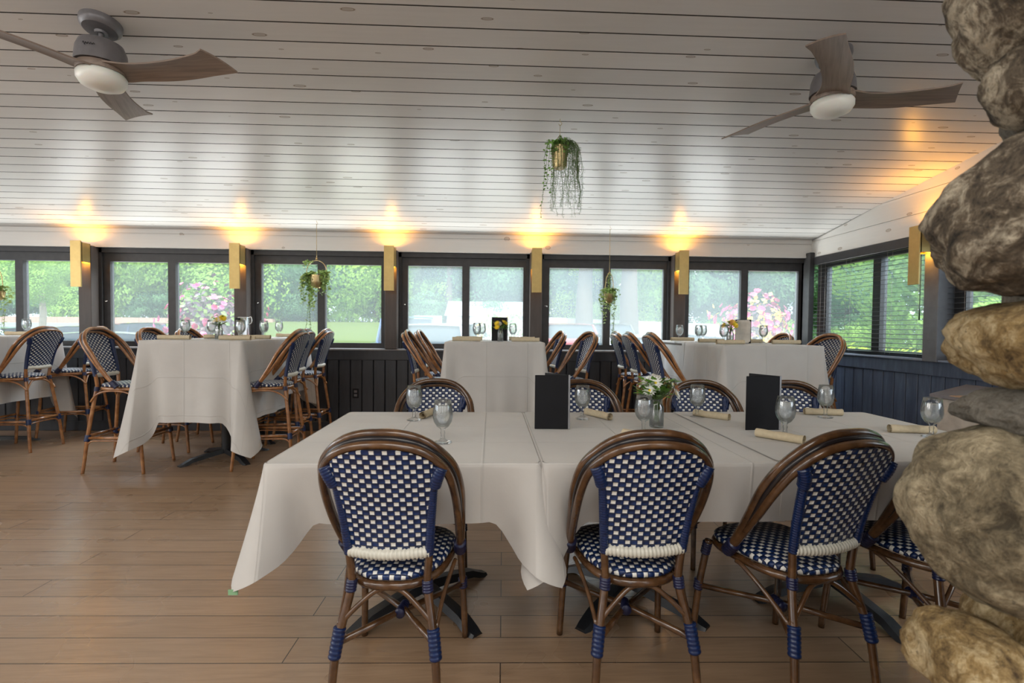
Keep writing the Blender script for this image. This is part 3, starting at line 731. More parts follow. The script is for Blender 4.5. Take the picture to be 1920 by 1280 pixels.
cloth('white cloth hanging to knee height on the left high table, corners in long points',-2.84,-2.02,4.16,5.03,1.07,.655,.92,chg,'LFR',flare=.05,cflare=.17,seed=11)
cloth('white cloth on the window side table of the left high group',-2.84,-2.02,5.015,5.66,1.072,.55,.80,chg,'LRB',flare=.03,cflare=.10,seed=12)
cloth('white cloth on the near far-left high table at the photo edge',-5.40,-4.58,3.78,4.66,1.07,.655,.92,chg,'LFR',flare=.05,cflare=.14,seed=13)
cloth('white cloth on the window side high table at far left, behind the woven stools',-5.40,-4.58,4.645,5.55,1.072,.62,.90,chg,'LRB',flare=.04,cflare=.12,seed=14)
cloth('white cloth on the centre high table below the vase',-.40,.47,4.38,5.58,1.07,.655,.92,chg,flare=.055,cflare=.13,seed=15)
cloth('white cloth on the near right high table, deep front panel toward the viewer',1.94,2.80,4.10,4.94,1.07,.655,.92,chg,'LFR',flare=.05,cflare=.15,seed=16)
cloth('white cloth on the corner high table of the right group',1.94,2.80,4.925,5.64,1.072,.60,.85,chg,'LRB',flare=.05,cflare=.12,seed=17)
# ------------------------------------------------------------------ goblets, napkins, menus, flowers
def make_goblet():
    T=thing('water_goblet','','glass')
    prof=[(0,0),(.034,0),(.0355,.003),(.020,.008),(.009,.016),(.0075,.030),(.0095,.040),(.0075,.046),(.010,.054),(.024,.064),(.035,.082),(.0395,.102),(.039,.122),(.035,.148),(.032,.168),(.0305,.168),(.0335,.148),(.0372,.122),(.0377,.102),(.033,.083),(.022,.067),(.0,.060)]
    gb_=obj('glass_body',MB().lathe(prof,32),M['glass'],T)
    obj('ice_water',MB().lathe([(0,.0612),(.0215,.0683),(.0325,.0838),(.0368,.102),(.0364,.122),(.0336,.143),(0,.143)],28),M['water'],gb_)
    return T
G=make_goblet()
gobs=[(-0.370,2.440,.747,'water goblet at the back left of the left low table','low'),
(-0.186,1.965,.747,'water goblet nearest the viewer on the left low table','low'),
(0.460,2.482,.747,'water goblet just right of the left black menu','low'),
(0.662,2.130,.747,'large water goblet in front of the flower jar','low'),
(1.065,2.533,.747,'water goblet with a rolled napkin behind it, right of the flower jar','low'),
(1.251,2.068,.751,'water goblet in front of the right black menu','low'),
(1.732,2.513,.751,'water goblet standing before a long rolled napkin at the back right','low'),
(1.877,2.047,.751,'water goblet at far right beside the stone pillar','low'),
(-2.84+.08,4.65,1.075,'goblet left of the yellow flowers on the left high table','high'),
(-2.50,4.60,1.075,'goblet touching the yellow flowers on the left high table','high'),
(-2.10,4.30,1.075,'goblet just right of the yellow flowers on the left high table','high'),
(-2.12,4.78,1.075,'goblet near the right edge of the left high table','high'),
(-2.26,5.45,1.075,'small distant goblet at the right end of the left high table group','high'),
(-.13,4.62,1.073,'goblet left of the tall vase on the centre high table','high'),
(-.09,5.05,1.073,'goblet behind the left one on the centre high table','high'),
(.215,4.95,1.073,'goblet right of the tall vase on the centre high table','high'),
(2.02,5.30,1.077,'goblet at the left end of the right high tables','high'),
(2.07,4.92,1.075,'left goblet of the close pair on the right high table','high'),
(2.19,5.10,1.075,'right goblet of the close pair on the right high table','high'),
(2.08,4.40,1.075,'goblet in front of the red and yellow flowers on the right high table','high'),
(2.58,4.65,1.075,'goblet right of the open menus on the right high table','high'),
(-4.70,5.28,1.074,'goblet on the far left high table against the parked cars','high')]
for i,(x,y,z,l,g) in enumerate(gobs):
    g='water goblets on the %s tables'%g
    if i==0: G.location=(x,y,z); G['label']=l; G['group']=g
    else: dup(G,(x,y,z),i*.7,l,g)
def make_napkin(L=.185,r=.0205):
    T=MB()
    # loose roll: spiral cross-section extruded along x
    n=40; prof=[]
    for k in range(n+1):
        a=k/n*2*PI*1.9; rr=r*(.45+.55*min(1,k/n*1.25)); prof.append((rr*math.cos(a),rr*math.sin(a)*.92+r*.92))
    seg=10; vs=[];fs=[]
    for j in range(seg+1):
        x=-L/2+L*j/seg; s_=1+.07*math.sin(j*1.3)
        for (a,b) in prof: vs.append((x,a*s_,max(0.0005,b*(s_ if s_<1 else 1))))
    for j in range(seg):
        for k in range(n): fs.append((j*(n+1)+k,(j+1)*(n+1)+k,(j+1)*(n+1)+k+1,j*(n+1)+k+1))
    T.add(vs,fs); return T
NP=obj('rolled_napkin',make_napkin(),M['napkin'])
naps=[(-0.310,2.554,.747,75,'rolled napkin end showing behind the front goblet of the left low table'),
(0.548,2.523,.747,-62,'rolled napkin leaning away beside the goblet right of the left menu'),
(0.620,1.996,.747,-48,'rolled napkin peeking over the middle chair, left of the large goblet'),
(1.127,2.502,.747,-50,'rolled napkin behind the goblet right of the flower jar'),
(1.179,1.985,.751,-52,'rolled napkin below the goblet by the right menu'),
(1.768,2.585,.751,-12,'rolled napkin lying across the back right corner, open yellowish end'),
(1.861,2.130,.751,-8,'rolled napkin cut off by the stone pillar')]
for i,(x,y,z,a,l) in enumerate(naps):
    o=NP if i==0 else NP.copy()
    if i: COL.objects.link(o)
    o.location=(x,y,z); o.rotation_euler=(0,0,rad(a)); tag(o,l,'napkin','rolled napkins on the low tables')
NH=obj('rolled_napkin',make_napkin(.25,.022),M['napkin'])
naph=[(-2.63,4.28,4,'long rolled napkin at the left front edge of the left high table'),
(-2.45,4.62,0,'rolled napkin under the goblet beside the yellow flowers'),
(-2.13,4.27,2,'long rolled napkin in front of the middle goblet on the left high table'),
(-2.02+-.1,4.62,4,'rolled napkin farther right behind the front one on the left high table'),
(-2.16,5.45,2,'rolled napkin at the window end of the left high tables'),
(-.22,4.50,2,'folded rolled napkin at the left front of the centre high table'),
(-.21,4.85,-3,'rolled napkin behind the left front one on the centre table'),
(.31,4.50,-2,'rolled napkin at the right front of the centre high table'),
(.30,4.88,3,'rolled napkin behind the right front one on the centre table'),
(2.02,5.22,2,'rolled napkin beside the leftmost goblet of the right high tables'),
(2.08,4.28,3,'rolled napkin at the left front of the right high table'),
(2.12,4.75,3,'rolled napkin under the goblet pair of the right high table'),
(2.48,4.72,0,'rolled napkin right beside the open menus'),
(2.68,4.45,-4,'rolled napkin at the right end of the right high table'),
(-4.72,4.58,2,'rolled napkin at the far left edge of the photo'),
(-4.70,5.20,2,'rolled napkin on the far left high table behind the woven stool')]
for i,(x,y,a,l) in enumerate(naph):
    o=NH if i==0 else NH.copy()
    if i: COL.objects.link(o)
    o.location=(x,y,1.0745 if y<5.03 else 1.0765); o.rotation_euler=(0,0,rad(a)); tag(o,l,'napkin','rolled napkins on the high tables')
def menu(label,x,y,z,w_,h_,a,op,grp,inside=False):
    T=thing('standing_menu',label,'menu',(x,y,z),rad(a),grp)
    # front cover facing -y, hinge on right (+x), rear cover opening backwards
    obj('front_cover',MB().rbox((0,-.002,0),(w_,.002,h_),.0015),M['black'],T,False)
    mt=Matrix.Translation((w_,.003,0))@Matrix.Rotation(rad(180-op),4,'Z')
    obj('rear_cover',MB().box((0,-.002,0),(w_,.002,h_),mt),M['black'],T,False)
    obj('spine',MB().rbox((w_-.002,-.003,0),(w_+.006,.007,h_+.001),.001),M['menu_edge'],T,False,label='silver grey spine edge')
    obj('page',MB().box((.006,.0045,.006),(w_-.006,.0060,h_-.006)),M['menu_page'],T,False)
    if inside: obj('page',MB().box((.01,.0032,.008),(w_-.01,.0042,h_-.008),mt),M['menu_page'],T,False)
    return T
menu('black menu folder standing open on the low table, left of the flower jar',.1985,2.233,.747,.152,.242,-2,50,'black menus on the low tables')
menu('black menu folder standing on the low table behind the right goblet',1.143,2.192,.751,.158,.242,2,68,'black menus on the low tables')
menu('dark menu holder behind the flowers on the centre high table',.005,4.66,1.075,.145,.22,0,30,'menus on the high tables')
def open_menu(label,x,y,a):
    T=thing('standing_menu',label,'menu',(x,y,1.075),rad(a),'menus on the high tables')
    obj('front_cover',MB().rbox((0,-.002,0),(.15,.002,.22),.0015),M['black'],T,False)
    pg=MB(); c=.022; pts=[(c,0+.004),(.15-c,.004),(.146,c),(.146,.22-c),(.15-c,.216),(c,.216),(.004,.22-c),(.004,c)]
    pg.add([(px_,-.0032,pz) for px_,pz in pts]+[(px_,-.0022,pz) for px_,pz in pts],[tuple(range(8)),tuple(range(15,7,-1))]); obj('page',pg,M['menu_page'],T,False,label='pale page with clipped corners')
open_menu('left leaf of the menu pair standing open on the right high table',2.30,4.64,-52)
open_menu('right leaf of the menu pair standing open on the right high table',2.345,4.62,12+30)
t_=thing('condiment_holder','shiny metal stand behind the goblet on the left high table','stand',(-2.28,4.72,1.075))
obj('metal_body',MB().rbox((-.045,-.02,0),(.045,.02,.20),.006),M['chrome'],t_,False)
obj('handle',MB().tube([(.045,0,.19),(.07,0,.20),(.075,0,.15),(.045,0,.13)],.005,8,smooth=4),M['chrome'],t_)
obj('clip',MB().rbox((-.06,-.03,.17),(-.02,-.02,.19),.003),M['black'],t_,False)
tag(obj('place_card',MB().rbox((-.022,-.012,0),(.022,.012,.028),.003),M['napkin'],None,False,loc=(-2.10,4.52,1.0745)),'tiny pale block standing beside the goblet on the left high table','card')
def flower(mb,c,d,r,n,cup=.3,w=.5):
    d=Vector(d).normalized(); u=d.orthogonal().normalized(); v=d.cross(u)
    for k in range(n):
        a=2*PI*k/n; e=u*math.cos(a)+v*math.sin(a); s_=d.cross(e)
        p0=Vector(c); p1=p0+e*r*.55+d*r*cup*.45; p2=p0+e*r+d*r*cup
        ww=r*w*math.sin(PI/n)*1.6
        mb.add([p0,p1+s_*ww,p2,p1-s_*ww],[(0,1,2),(0,2,3)])
def leafquad(mb,c,d,L,W,nrm=None):
    d=Vector(d).normalized(); s_=d.cross(Vector(nrm) if nrm else Vector((0,0,1)));
    s_=s_.normalized() if s_.length>1e-3 else d.orthogonal().normalized(); n_=s_.cross(d)
    c=Vector(c); mb.add([c,c+d*L*.5+s_*W*.5+n_*L*.06,c+d*L,c+d*L*.5-s_*W*.5+n_*L*.06],[(0,1,2),(0,2,3)])
def bouquet(jl,bl,x,y,z,spec,leafn=26,seed=1,spread=.06,hgt=.19,jar=True,jh=.13,jr=.033,lift=0):
    rnd=random.Random(seed)
    if jar:
        J=thing('flower_jar',jl,'jar',(x,y,z),0,'glass jars with flowers')
        jg=obj('jar_glass',MB().lathe([(0,0),(jr*.95,0),(jr,.006),(jr,jh*.70),(jr*.80,jh*.80),(jr*.80,jh),(jr*.74,jh),(jr*.74,jh*.80),(jr*.93,jh*.69),(jr*.93,.008),(0,.006)],28),M['glass'],J)
        obj('jar_water',MB().lathe([(0,.0065),(jr*.92,.0085),(jr*.92,jh*.6),(0,jh*.6)],24),M['water'],jg)
    B=thing('flower_bouquet',bl,'flowers',(x,y,z),0,'small table bouquets')
    st=MB(); ends=[]
    for (mat,num,r,n,cup) in spec:
        fm=MB(); ctr=MB()
        for k in range(num):
            a=rnd.uniform(0,2*PI); q=rnd.uniform(.2,1)*spread; p=Vector((q*math.cos(a),q*math.sin(a),hgt*rnd.uniform(.82,1.08)-q*.4))
            b=Vector((-.4*jr*math.cos(a),-.4*jr*math.sin(a),.012)); st.tube([b,Vector((p.x*.25,p.y*.25,jh)),p],.0014,5,smooth=3)
            d=(p.x*2.2,p.y*2.2-.05,.09); flower(fm,p,d,r,n,cup); flower(fm,p+Vector(d).normalized()*.003,d,r*.65,n,cup+.3)
            dd=Vector(d).normalized(); ctr.lathe([(0,0),(r*.22,.002),(r*.15,.005),(0,.006)],8,mat=Matrix.Translation(p+dd*.003)@dd.to_track_quat('Z','Y').to_matrix().to_4x4())
        obj('blossoms',fm,M[mat],B,False,label=mat.replace('petal_','')+' blossoms'); obj('flower_centres',ctr,M['petal_yellow'],B)
    lm=MB()
    for k in range(leafn):
        a=rnd.uniform(0,2*PI); q=rnd.uniform(.1,.8)*spread; p=Vector((q*math.cos(a),q*math.sin(a),hgt*rnd.uniform(.62,.95)))
        leafquad(lm,p,(math.cos(a),math.sin(a),rnd.uniform(-.2,.8)),rnd.uniform(.035,.065),rnd.uniform(.022,.04))
        st.tube([(0,0,.02),Vector((p.x*.3,p.y*.3,jh)),p],.0011,4)
    obj('leaves',lm,M['leaf'],B,False); obj('stems',st,M['stem'],B)
bouquet('glass jar of cut stems on the low table, between the two menus','white, peach and green cut flowers in the jar on the low table',.770,2.285,.747,[('petal_white',5,.036,16,.25),('petal_peach',4,.030,6,.5),('petal_white',22,.008,5,.3)],120,2,.085,.225)
bouquet('glass jar with yellow flowers on the left high table','yellow and white daisies on the left high table',-2.395,4.52,1.074,[('petal_yellow',7,.034,16,.3),('petal_white',5,.026,14,.3)],20,4,.062,.20)
bouquet('slim glass jar before the dark holder on the centre high table','yellow and white flowers on the centre high table',.085,4.58,1.073,[('petal_yellow',4,.030,12,.5),('petal_white',3,.030,10,.5)],20,5,.05,.17,jh=.12,jr=.028)
bouquet('glass jar beside the open menus on the right high table','yellow and orange flowers with dark spiky leaves on the right high table',2.215,4.56,1.074,[('petal_yellow',4,.034,14,.3),('petal_peach',3,.03,8,.5)],34,6,.07,.20)
# ------------------------------------------------------------------ wall sconces
WARM=(1,.42,.04)
def sconce(label,x,y,z,face,dx):
    T=thing('wall_sconce',label,'wall lamp',(x,y,z),face,'brass wall sconces')
    # local -y points into the room
    mb=MB(); 
    for a,b in(((-.055,-.12,-.19),(-.050,0,.02)),((.050,-.12,-.19),(.055,0,.02)),((-.055,-.006,-.19),(.055,0,.02)),((-.055,-.12,-.19),(.055,-.114,.02))): mb.box(a,b)
    lb_=obj('lamp_box',mb,M['brass'],T,False)
    obj('front_panel',MB().rbox((-.055+dx,-.135,-.46),(.055+dx,-.121,.035),.002),M['brass'],T,False)
    obj('bulb',MB().lathe([(0,-.03),(.018,-.02),(.024,0),(.018,.02),(0,.03)],12,(0,-.06,-.085)),M['bulb'],lb_)
    lu=lamp('sconce_uplight','AREA',(0,-.06,.012),3.4,WARM,size=.07,size_y=.07,aim=(0,0,1),parent=T); lu.data.spread=rad(150)
    ld=lamp('sconce_downlight','AREA',(0,-.05,-.185),1.2,WARM,size=.06,size_y=.06,aim=(0,.25,-1),parent=T)
t=NT('bulb_glow'); t.set(Base_Color=(1,.8,.5),Emission_Color=(1,.6,.2),Emission_Strength=4.0); M['bulb']=t.m
sx=[(-4.462,'brass sconce on the leftmost post in view, above the far left stools'),(-2.795,'brass sconce on the post right of the large pink flowering bush outside'),(-1.13,'brass sconce on the post left of the window showing the white shed'),(.505,'brass sconce on the post right of the window showing the white shed'),(2.17,'brass sconce on the post above the right high tables'),]
for x,l in sx: sconce(l,x,YB-.075,2.055,0,0.0)
sconce('brass sconce on the grey post of the right wall, between the blinds',XR-.065,4.12,2.055,rad(-90),0)
# ------------------------------------------------------------------ ceiling fans
def fan(label,x,y,angs):
    zt=zc(y); T=thing('ceiling_fan',label,'ceiling fan',(x,y,zt),0,'three-blade ceiling fans')
    tilt=Matrix.Rotation(math.atan(SL),4,'X')
    obj('canopy',MB().lathe([(0,-.05),(.03,-.052),(.075,-.048),(.088,-.035),(.092,-.02),(.092,0),(0,0)][::-1],32,mat=tilt),M['fan_grey'],T,'auto')
    obj('downrod',MB().lathe([(.012,-.12),(.012,-.02)],12).lathe([(.0,-.055),(.028,-.06),(.03,-.045),(0,-.04)],16),M['fan_grey'],T,'auto')
    mh=obj('motor_housing',MB().lathe([(0,-.095),(.06,-.098),(.095,-.115),(.108,-.15),(.113,-.20),(.115,-.225),(.0,-.226)],36),M['fan_grey'],T,'auto')
    # raised script-like maker's mark
    mk=MB(); a0=-PI/2-.05
    pts=[]
    for i in range(26):
        a=a0+i*.018; pts.append((.1135*math.cos(a),.1135*math.sin(a),-.165+.007*math.sin(i*1.15)*(1.3 if i in(0,1,2,3,4) else .7)))
    mk.tube(pts,.0012,5); obj('maker_mark',mk,M['black'],mh,label="small dark script mark")
    obj('hub',MB().lathe([(0,-.226),(.105,-.228),(.11,-.245),(.105,-.262),(0,-.263)],32),M['fan_blade'],T,'auto')
    obj('light_globe',MB().lathe([(.0,-.262),(.100,-.262),(.108,-.275),(.107,-.30),(.092,-.325),(.055,-.342),(0,-.348)],36),M['opal'],T)
    for a in angs:
        def bl(u,v,off=0):
            r_=.07+.59*u; wd=.062+.018*u+.02*math.exp(-((u)/.12)**2)
            sweep=.030*math.sin(u*PI*1.1)-.03*u; c=(v-.5)*2
            tw=rad(9+3*u)
            if u>.93: 
                wd*=1
            rr=r_+(c*.045*max(0,(u-.85)/.15))
            return Vector((rr,sweep+c*wd*math.cos(tw),-.245-c*wd*math.sin(tw)+.02*u*u-.008*c*c+off))
        top_=MB().grid(lambda u,v:bl(u,v,.004),24,6); bot=MB().grid(lambda u,v:bl(u,v,-.004),24,6); top_.f=[f for f in top_.f]; bot.f=[tuple(reversed(f)) for f in bot.f]
        mb=merge(top_,bot); n1=25*7
        rim=[i for i in range(25)]+[25*j+24 for j in range(1,7)]+[25*6+i for i in range(23,-1,-1)]+[25*j for j in range(5,0,-1)]
        for p,q in zip(rim,rim[1:]+rim[:1]): mb.f.append((q,p,p+n1,q+n1))
        o=obj('fan_blade',mb,M['fan_blade'],T,'auto'); o.rotation_euler=(0,0,rad(a))
    return T
fan('ceiling fan with grey motor at upper left, above the left high tables',-2.025,2.72,[-6,114,234])
fan('ceiling fan at upper right near the stone pillar, one blade toward the viewer',1.90,2.77,[236,-4,116])
# ------------------------------------------------------------------ hanging planters
def strand(st,lm,p,length,rnd,leafL=.022,leafW=.018,dens=.02,drift=.03,curl=0,inx=0,iny=0):
    pts=[Vector(p)]; q=Vector(p); d=Vector((rnd.uniform(-1,1)*drift+inx,rnd.uniform(-1,1)*drift+iny,.25 if curl else -1)); s_=0
    step=.03; n=int(length/step)
    for i in range(n):
        f=min(1,i/ (4 if curl else 1)); dd=Vector((d.x*(1-f)+rnd.uniform(-.28,.28),d.y*(1-f)+rnd.uniform(-.28,.28),d.z*(1-f)-1*f)).normalized(); q=q+dd*step; pts.append(q.copy())
    if len(pts)>2: st.tube(pts,.0011,4)
    for a,b in zip(pts,pts[1:]):
        k=max(1,int(step/dens))
        for j in range(k):
            c=a.lerp(b,(j+rnd.random())/k); an=rnd.uniform(0,2*PI); leafquad(lm,c,(math.cos(an),math.sin(an),rnd.uniform(-.7,.4)),leafL*rnd.uniform(.7,1.2),leafW*rnd.uniform(.7,1.2),(rnd.uniform(-.5,.5),rnd.uniform(-1,.2),rnd.uniform(0,1)))
def planter(label,x,y,ztop,zpot,kind,seed):
    rnd=random.Random(seed); T=thing('hanging_planter',label,'hanging plant',(x,y,ztop),0,'hanging planters with trailing plants')
    zp=zpot-ztop; mb=MB(); mb.tube([(0,0,0),(.0,0,-.015),(.012,0,-.03),(.0,0,-.045),(-.01,0,-.032)],.0018,6,smooth=3)
    st=MB(); lm=MB()
    if kind=='pot':
        R=.052; mb.tube([(0,0,-.04),(0,0,zp+.07)],.0015,5)
        mb.tube([(0,0,zp+.08),(R+.004,0,zp),(R*.9,0,zp-.14),(0,0,zp-.165),(-R*.9,0,zp-.14),(-R-.004,0,zp),(0,0,zp+.08)],.0022,6)
        obj('pot',MB().lathe([(0,-.150),(R*.75,-.148),(R*.93,-.12),(R,0),(R-.004,0),(R*.88,-.11),(0,-.12)],28,(0,0,zp)),M['gold_pot'],T,'auto',label='gold coloured pot')
        for k in range(5): strand(st,lm,(-R*.8,rnd.uniform(-.02,.02),zp+.02),[.62,.45,.40,.30,.2][k]*1.0,rnd,.020,.018,.012,.05,1,-.25)
        for k in range(30): strand(st,lm,(rnd.uniform(-.03,.03),rnd.uniform(-.03,.03),zp+.02),.16,rnd,.020,.018,.01,.4,1)
        s2=MB(); l2=MB()
        for k in range(64):
            a=rnd.uniform(-1.5,1.9); strand(s2,l2,(R*.6,rnd.uniform(-.03,.03),zp+.02),rnd.uniform(.25,.60),rnd,.022,.0025,.010,.25,1,rnd.uniform(-.7,1.6),rnd.uniform(-.9,.9))
        obj('wispy_foliage',s2,M['stem'],T,False); obj('wispy_leaves',l2,M['stem'],T,False)
    elif kind=='ring':
        R=.105; mb.tube([(0,0,-.04),(0,0,zp+.19)],.0028,6); cz=zp+.06
        pts=[(R*math.sin(2*PI*k/40),0,cz+R*math.cos(2*PI*k/40)*1.15) for k in range(40)]
        mb.tube(pts,.004,8,closed=True); mb.lathe([(0,0),(.012,.0),(.008,.03),(0,.032)],10,(0,0,cz+R*1.15))
        obj('pot',MB().lathe([(0,-.115),(.035,-.112),(.058,-.085),(.064,-.04),(.064,.025),(.060,.025),(.058,-.03),(0,-.04)],28,(0,0,zp)),M['gold_pot'],T,'auto',label='gold coloured pot')
        for k in range(34): strand(st,lm,(rnd.uniform(-.07,-.02),rnd.uniform(-.03,.03),zp+.03),rnd.uniform(.15,.46),rnd,.034,.027,.013,.3,1,rnd.uniform(-.7,.05))
        for k in range(20): strand(st,lm,(rnd.uniform(.03,.06),rnd.uniform(-.03,.03),zp+.05),rnd.uniform(.12,.36),rnd,.034,.027,.013,.2,1,rnd.uniform(.1,.7))
        for k in range(5): strand(st,lm,(-.08,0,zp-.25),.38,rnd,.022,.014,.018,.05,0)
        for k in range(6): strand(st,lm,(-.06,0,zp+.16),.14,rnd,.034,.027,.013,.3,1,-.3)
    else:
        R=.07; mb.tube([(0,0,-.04),(0,0,zp+.24)],.0025,6)
        mb.tube([(0,0,zp+.24),(.035,0,zp+.16),(.045,0,zp),(.0,0,zp-.11),(-.045,0,zp),(-.035,0,zp+.16),(0,0,zp+.24)],.004,6,smooth=5)
        obj('pot',MB().lathe([(0,-.10),(.03,-.095),(.052,-.06),(.058,0),(.054,0),(.05,-.04),(0,-.05)],28,(0,0,zp)),M['gold_pot'],T,'auto',label='gold coloured pot')
        for k in range(30): strand(st,lm,(rnd.uniform(-.05,.05),rnd.uniform(-.03,.03),zp+.03),rnd.uniform(.12,.34),rnd,.030,.024,.012,.25,1,rnd.uniform(-.35,.35))
        for k in range(6): strand(st,lm,(rnd.uniform(-.02,.02),0,zp+.22),.2,rnd,.018,.014,.014,.1,0)
        for k in range(4): strand(st,lm,(.05,0,zp-.2),.36,rnd,.024,.017,.018,.05,0)
        for k in range(3): strand(st,lm,(-.05,0,zp-.15),.2,rnd,.024,.017,.018,.05,0)
    obj('hanger',mb,M['gold_pot'],T); obj('stems',st,M['stem'],T,False); obj('leaves',lm,M['leaf'] if kind=='pot' else M['leaf_pale'],T,False)
planter('trailing plant with wispy stems in a gold pot hanging mid ceiling',.462,3.47,zc(3.47),2.447,'pot',1)
planter('trailing plant in a gold pot on a ring hanger before the lawn window',-1.865,5.45,zc(5.45),1.715,'ring',2)
planter('narrow hanging plant in a teardrop hanger before the fifth window',1.288,5.45,zc(5.45),1.58,'drop',3)
planter('hanging plant cut off by the left edge of the photo',-5.13,5.45,zc(5.45),1.53,'drop',4)
# ------------------------------------------------------------------ cream cabinet by the pillar
T=thing('side_cabinet','cream cabinet with a wooden top, beside the stone pillar before the right wall','cabinet',(0,0,0))
def prism(mb,pts,z0,z1):
    n=len(pts); mb.add([(x,y,z0) for x,y in pts]+[(x,y,z1) for x,y in pts],[tuple(range(n-1,-1,-1)),tuple(range(n,2*n))]+[(i,(i+1)%n,n+(i+1)%n,n+i) for i in range(n)])
    return mb
base=[(2.86,2.2),(3.6,2.2),(3.6,3.62),(2.86,3.08)]
obj('body',prism(MB(),base,0,.775),simple('cream_paint',(.60,.54,.47),.5),T,False)
obj('top',prism(MB(),[(2.83,2.17),(3.63,2.17),(3.63,3.67),(2.83,3.11)],.782,.80),simple('grey_edge',(.22,.20,.21),.3),T,False,label='grey edged top')
obj('top_inlay',prism(MB(),[(2.86,2.2),(3.6,2.2),(3.2,3.0),(2.86,3.0)],.80,.803),simple('orange_wood',(.55,.33,.18),.35),T,False,label='orange brown wooden inlay')
# ------------------------------------------------------------------ stone pillar
SP=thing('stone_pillar','rugged fieldstone pillar in the right foreground, brown and tan boulders with mortar','pillar',(1.38,.96,0))
PX,PY=1.38,.96
obj('mortar_core',MB().lathe([(.25,0),(.25,3.01)],40,(0,0,0)),M['mortar'],SP)
def boulder(px,pz,rx,ry,rz_,mat,py=None,seed=0,tilt=0,pw=2.5,egg=0):
    import bmesh
    bm=bmesh.new(); bmesh.ops.create_icosphere(bm,subdivisions=5,radius=1)
    off=Vector((seed*3.7,seed*1.3,seed*5.1))
    rm=Matrix.Rotation(tilt,3,'Y')
    for v in bm.verts:
        p=v.co.normalized(); q=(abs(p.x)**pw+abs(p.y)**pw+abs(p.z)**pw)**(-1/pw); p=p*q
        n1=noise.fractal(p*1.1+off,1.0,2.0,4); n2=noise.fractal(p*4+off,1.0,2.0,4)
        p=p*(1+.13*n1+.035*n2)
        e=1+egg*p.z
        v.co=rm@Vector((p.x*rx*e,p.y*ry,p.z*rz_))
    me=bpy.data.meshes.new('stone'); bm.to_mesh(me); bm.free(); me.polygons.foreach_set('use_smooth',[True]*len(me.polygons)); me.materials.append(M[mat])
    o=bpy.data.objects.new('stone',me); COL.objects.link(o); o.parent=SP; o.location=(px-PX,(py if py else .87)-PY,pz)
    return o
# visible stones (x, z, radii)
boulder(1.030,1.775,.175,.17,.125,'stoneA',seed=1,tilt=.5,pw=2.1)
boulder(1.048,1.447,.235,.18,.138,'stoneA',seed=2,tilt=-.5,pw=2.1)
boulder(1.075,1.168,.185,.18,.088,'stoneB',seed=3,tilt=.1)
boulder(1.020,.850,.195,.18,.172,'stoneC',seed=4,tilt=-.08,egg=.14)
boulder(1.110,.660,.170,.16,.105,'stoneB',seed=5,tilt=-.5)
boulder(.885,.600,.080,.10,.070,'stoneB',seed=6)
boulder(.985,1.650,.085,.09,.075,'stoneA',seed=7,tilt=.6,pw=2.1)
boulder(1.045,1.052,.135,.14,.045,'mortar',seed=8)
boulder(1.09,1.62,.12,.12,.07,'mortar',seed=9)
rnd=random.Random(5)
kinds_=['stoneA','stoneB','stoneC']
for k in range(3):
    for q in range(2): boulder(1.12+q*.30,.12+k*.19,.17,.16,.11,rnd.choice(kinds_),.85,30+k*3+q)
for k in range(11): boulder(1.50,.15+k*.27,.20,.18,.15,rnd.choice(kinds_),.90,50+k)
for k in range(4): boulder(1.16,2.02+k*.26,.20,.18,.14,rnd.choice(kinds_),.88,70+k)
for k in range(11): boulder(1.50,.15+k*.27,.20,.17,.15,rnd.choice(kinds_),1.13,90+k)
# ------------------------------------------------------------------ outside
def lin(a,b,t): return a+(b-a)*max(0,min(1,t))
def gz(x,y):
    z=-.35; top=lin(1.30,-.32,(x/max(y,1)+.16)/.16)
    return z+(top+.35)*max(0,min(1,(y-13)/12))
t=NT('asphalt'); n=t.noise(t.coords(),30,4); t.set(Base_Color=t.ramp(n,[(.3,(.20,.20,.205)),(.7,(.28,.28,.285))]),Roughness=.9); M['asphalt']=t.m
t=NT('grass'); n=t.noise(t.coords(),9,6,.7); n2=t.noise(t.coords(),.5,3); t.set(Base_Color=t.mix(n2,t.ramp(n,[(.3,(.06,.11,.012)),(.7,(.11,.17,.02))]),(.15,.19,.03)),Roughness=.95); t.bump(n,.6,.05); M['grass']=t.m
g=MB().grid(lambda u,v:(lambda x,y:(x,y,gz(x,y) if y>6.2 else -.35))(-60+130*u,6.05+60*v),90,50)
struct('ground',g,M['asphalt'],smooth=True)
g=MB().grid(lambda u,v:(lambda x,y:(x,y,-.35))(4.05+50*u,-10+16.1*v),20,8); struct('ground_right',g,M['asphalt'],smooth=True)
def lawnf(u,v):
    y=6.3+26*v; x=lin(-.452*y,-.19*y,u); return (x,y,gz(x,y)+.10)
struct('lawn',MB().grid(lawnf,30,40),M['grass'],smooth=True)
g=MB().grid(lambda u,v:(lambda x,y:(x,y,gz(x,y)+.12))(-60+120*u,25.5+30*v),40,12); struct('woodland_floor',g,M['grass'],smooth=True)
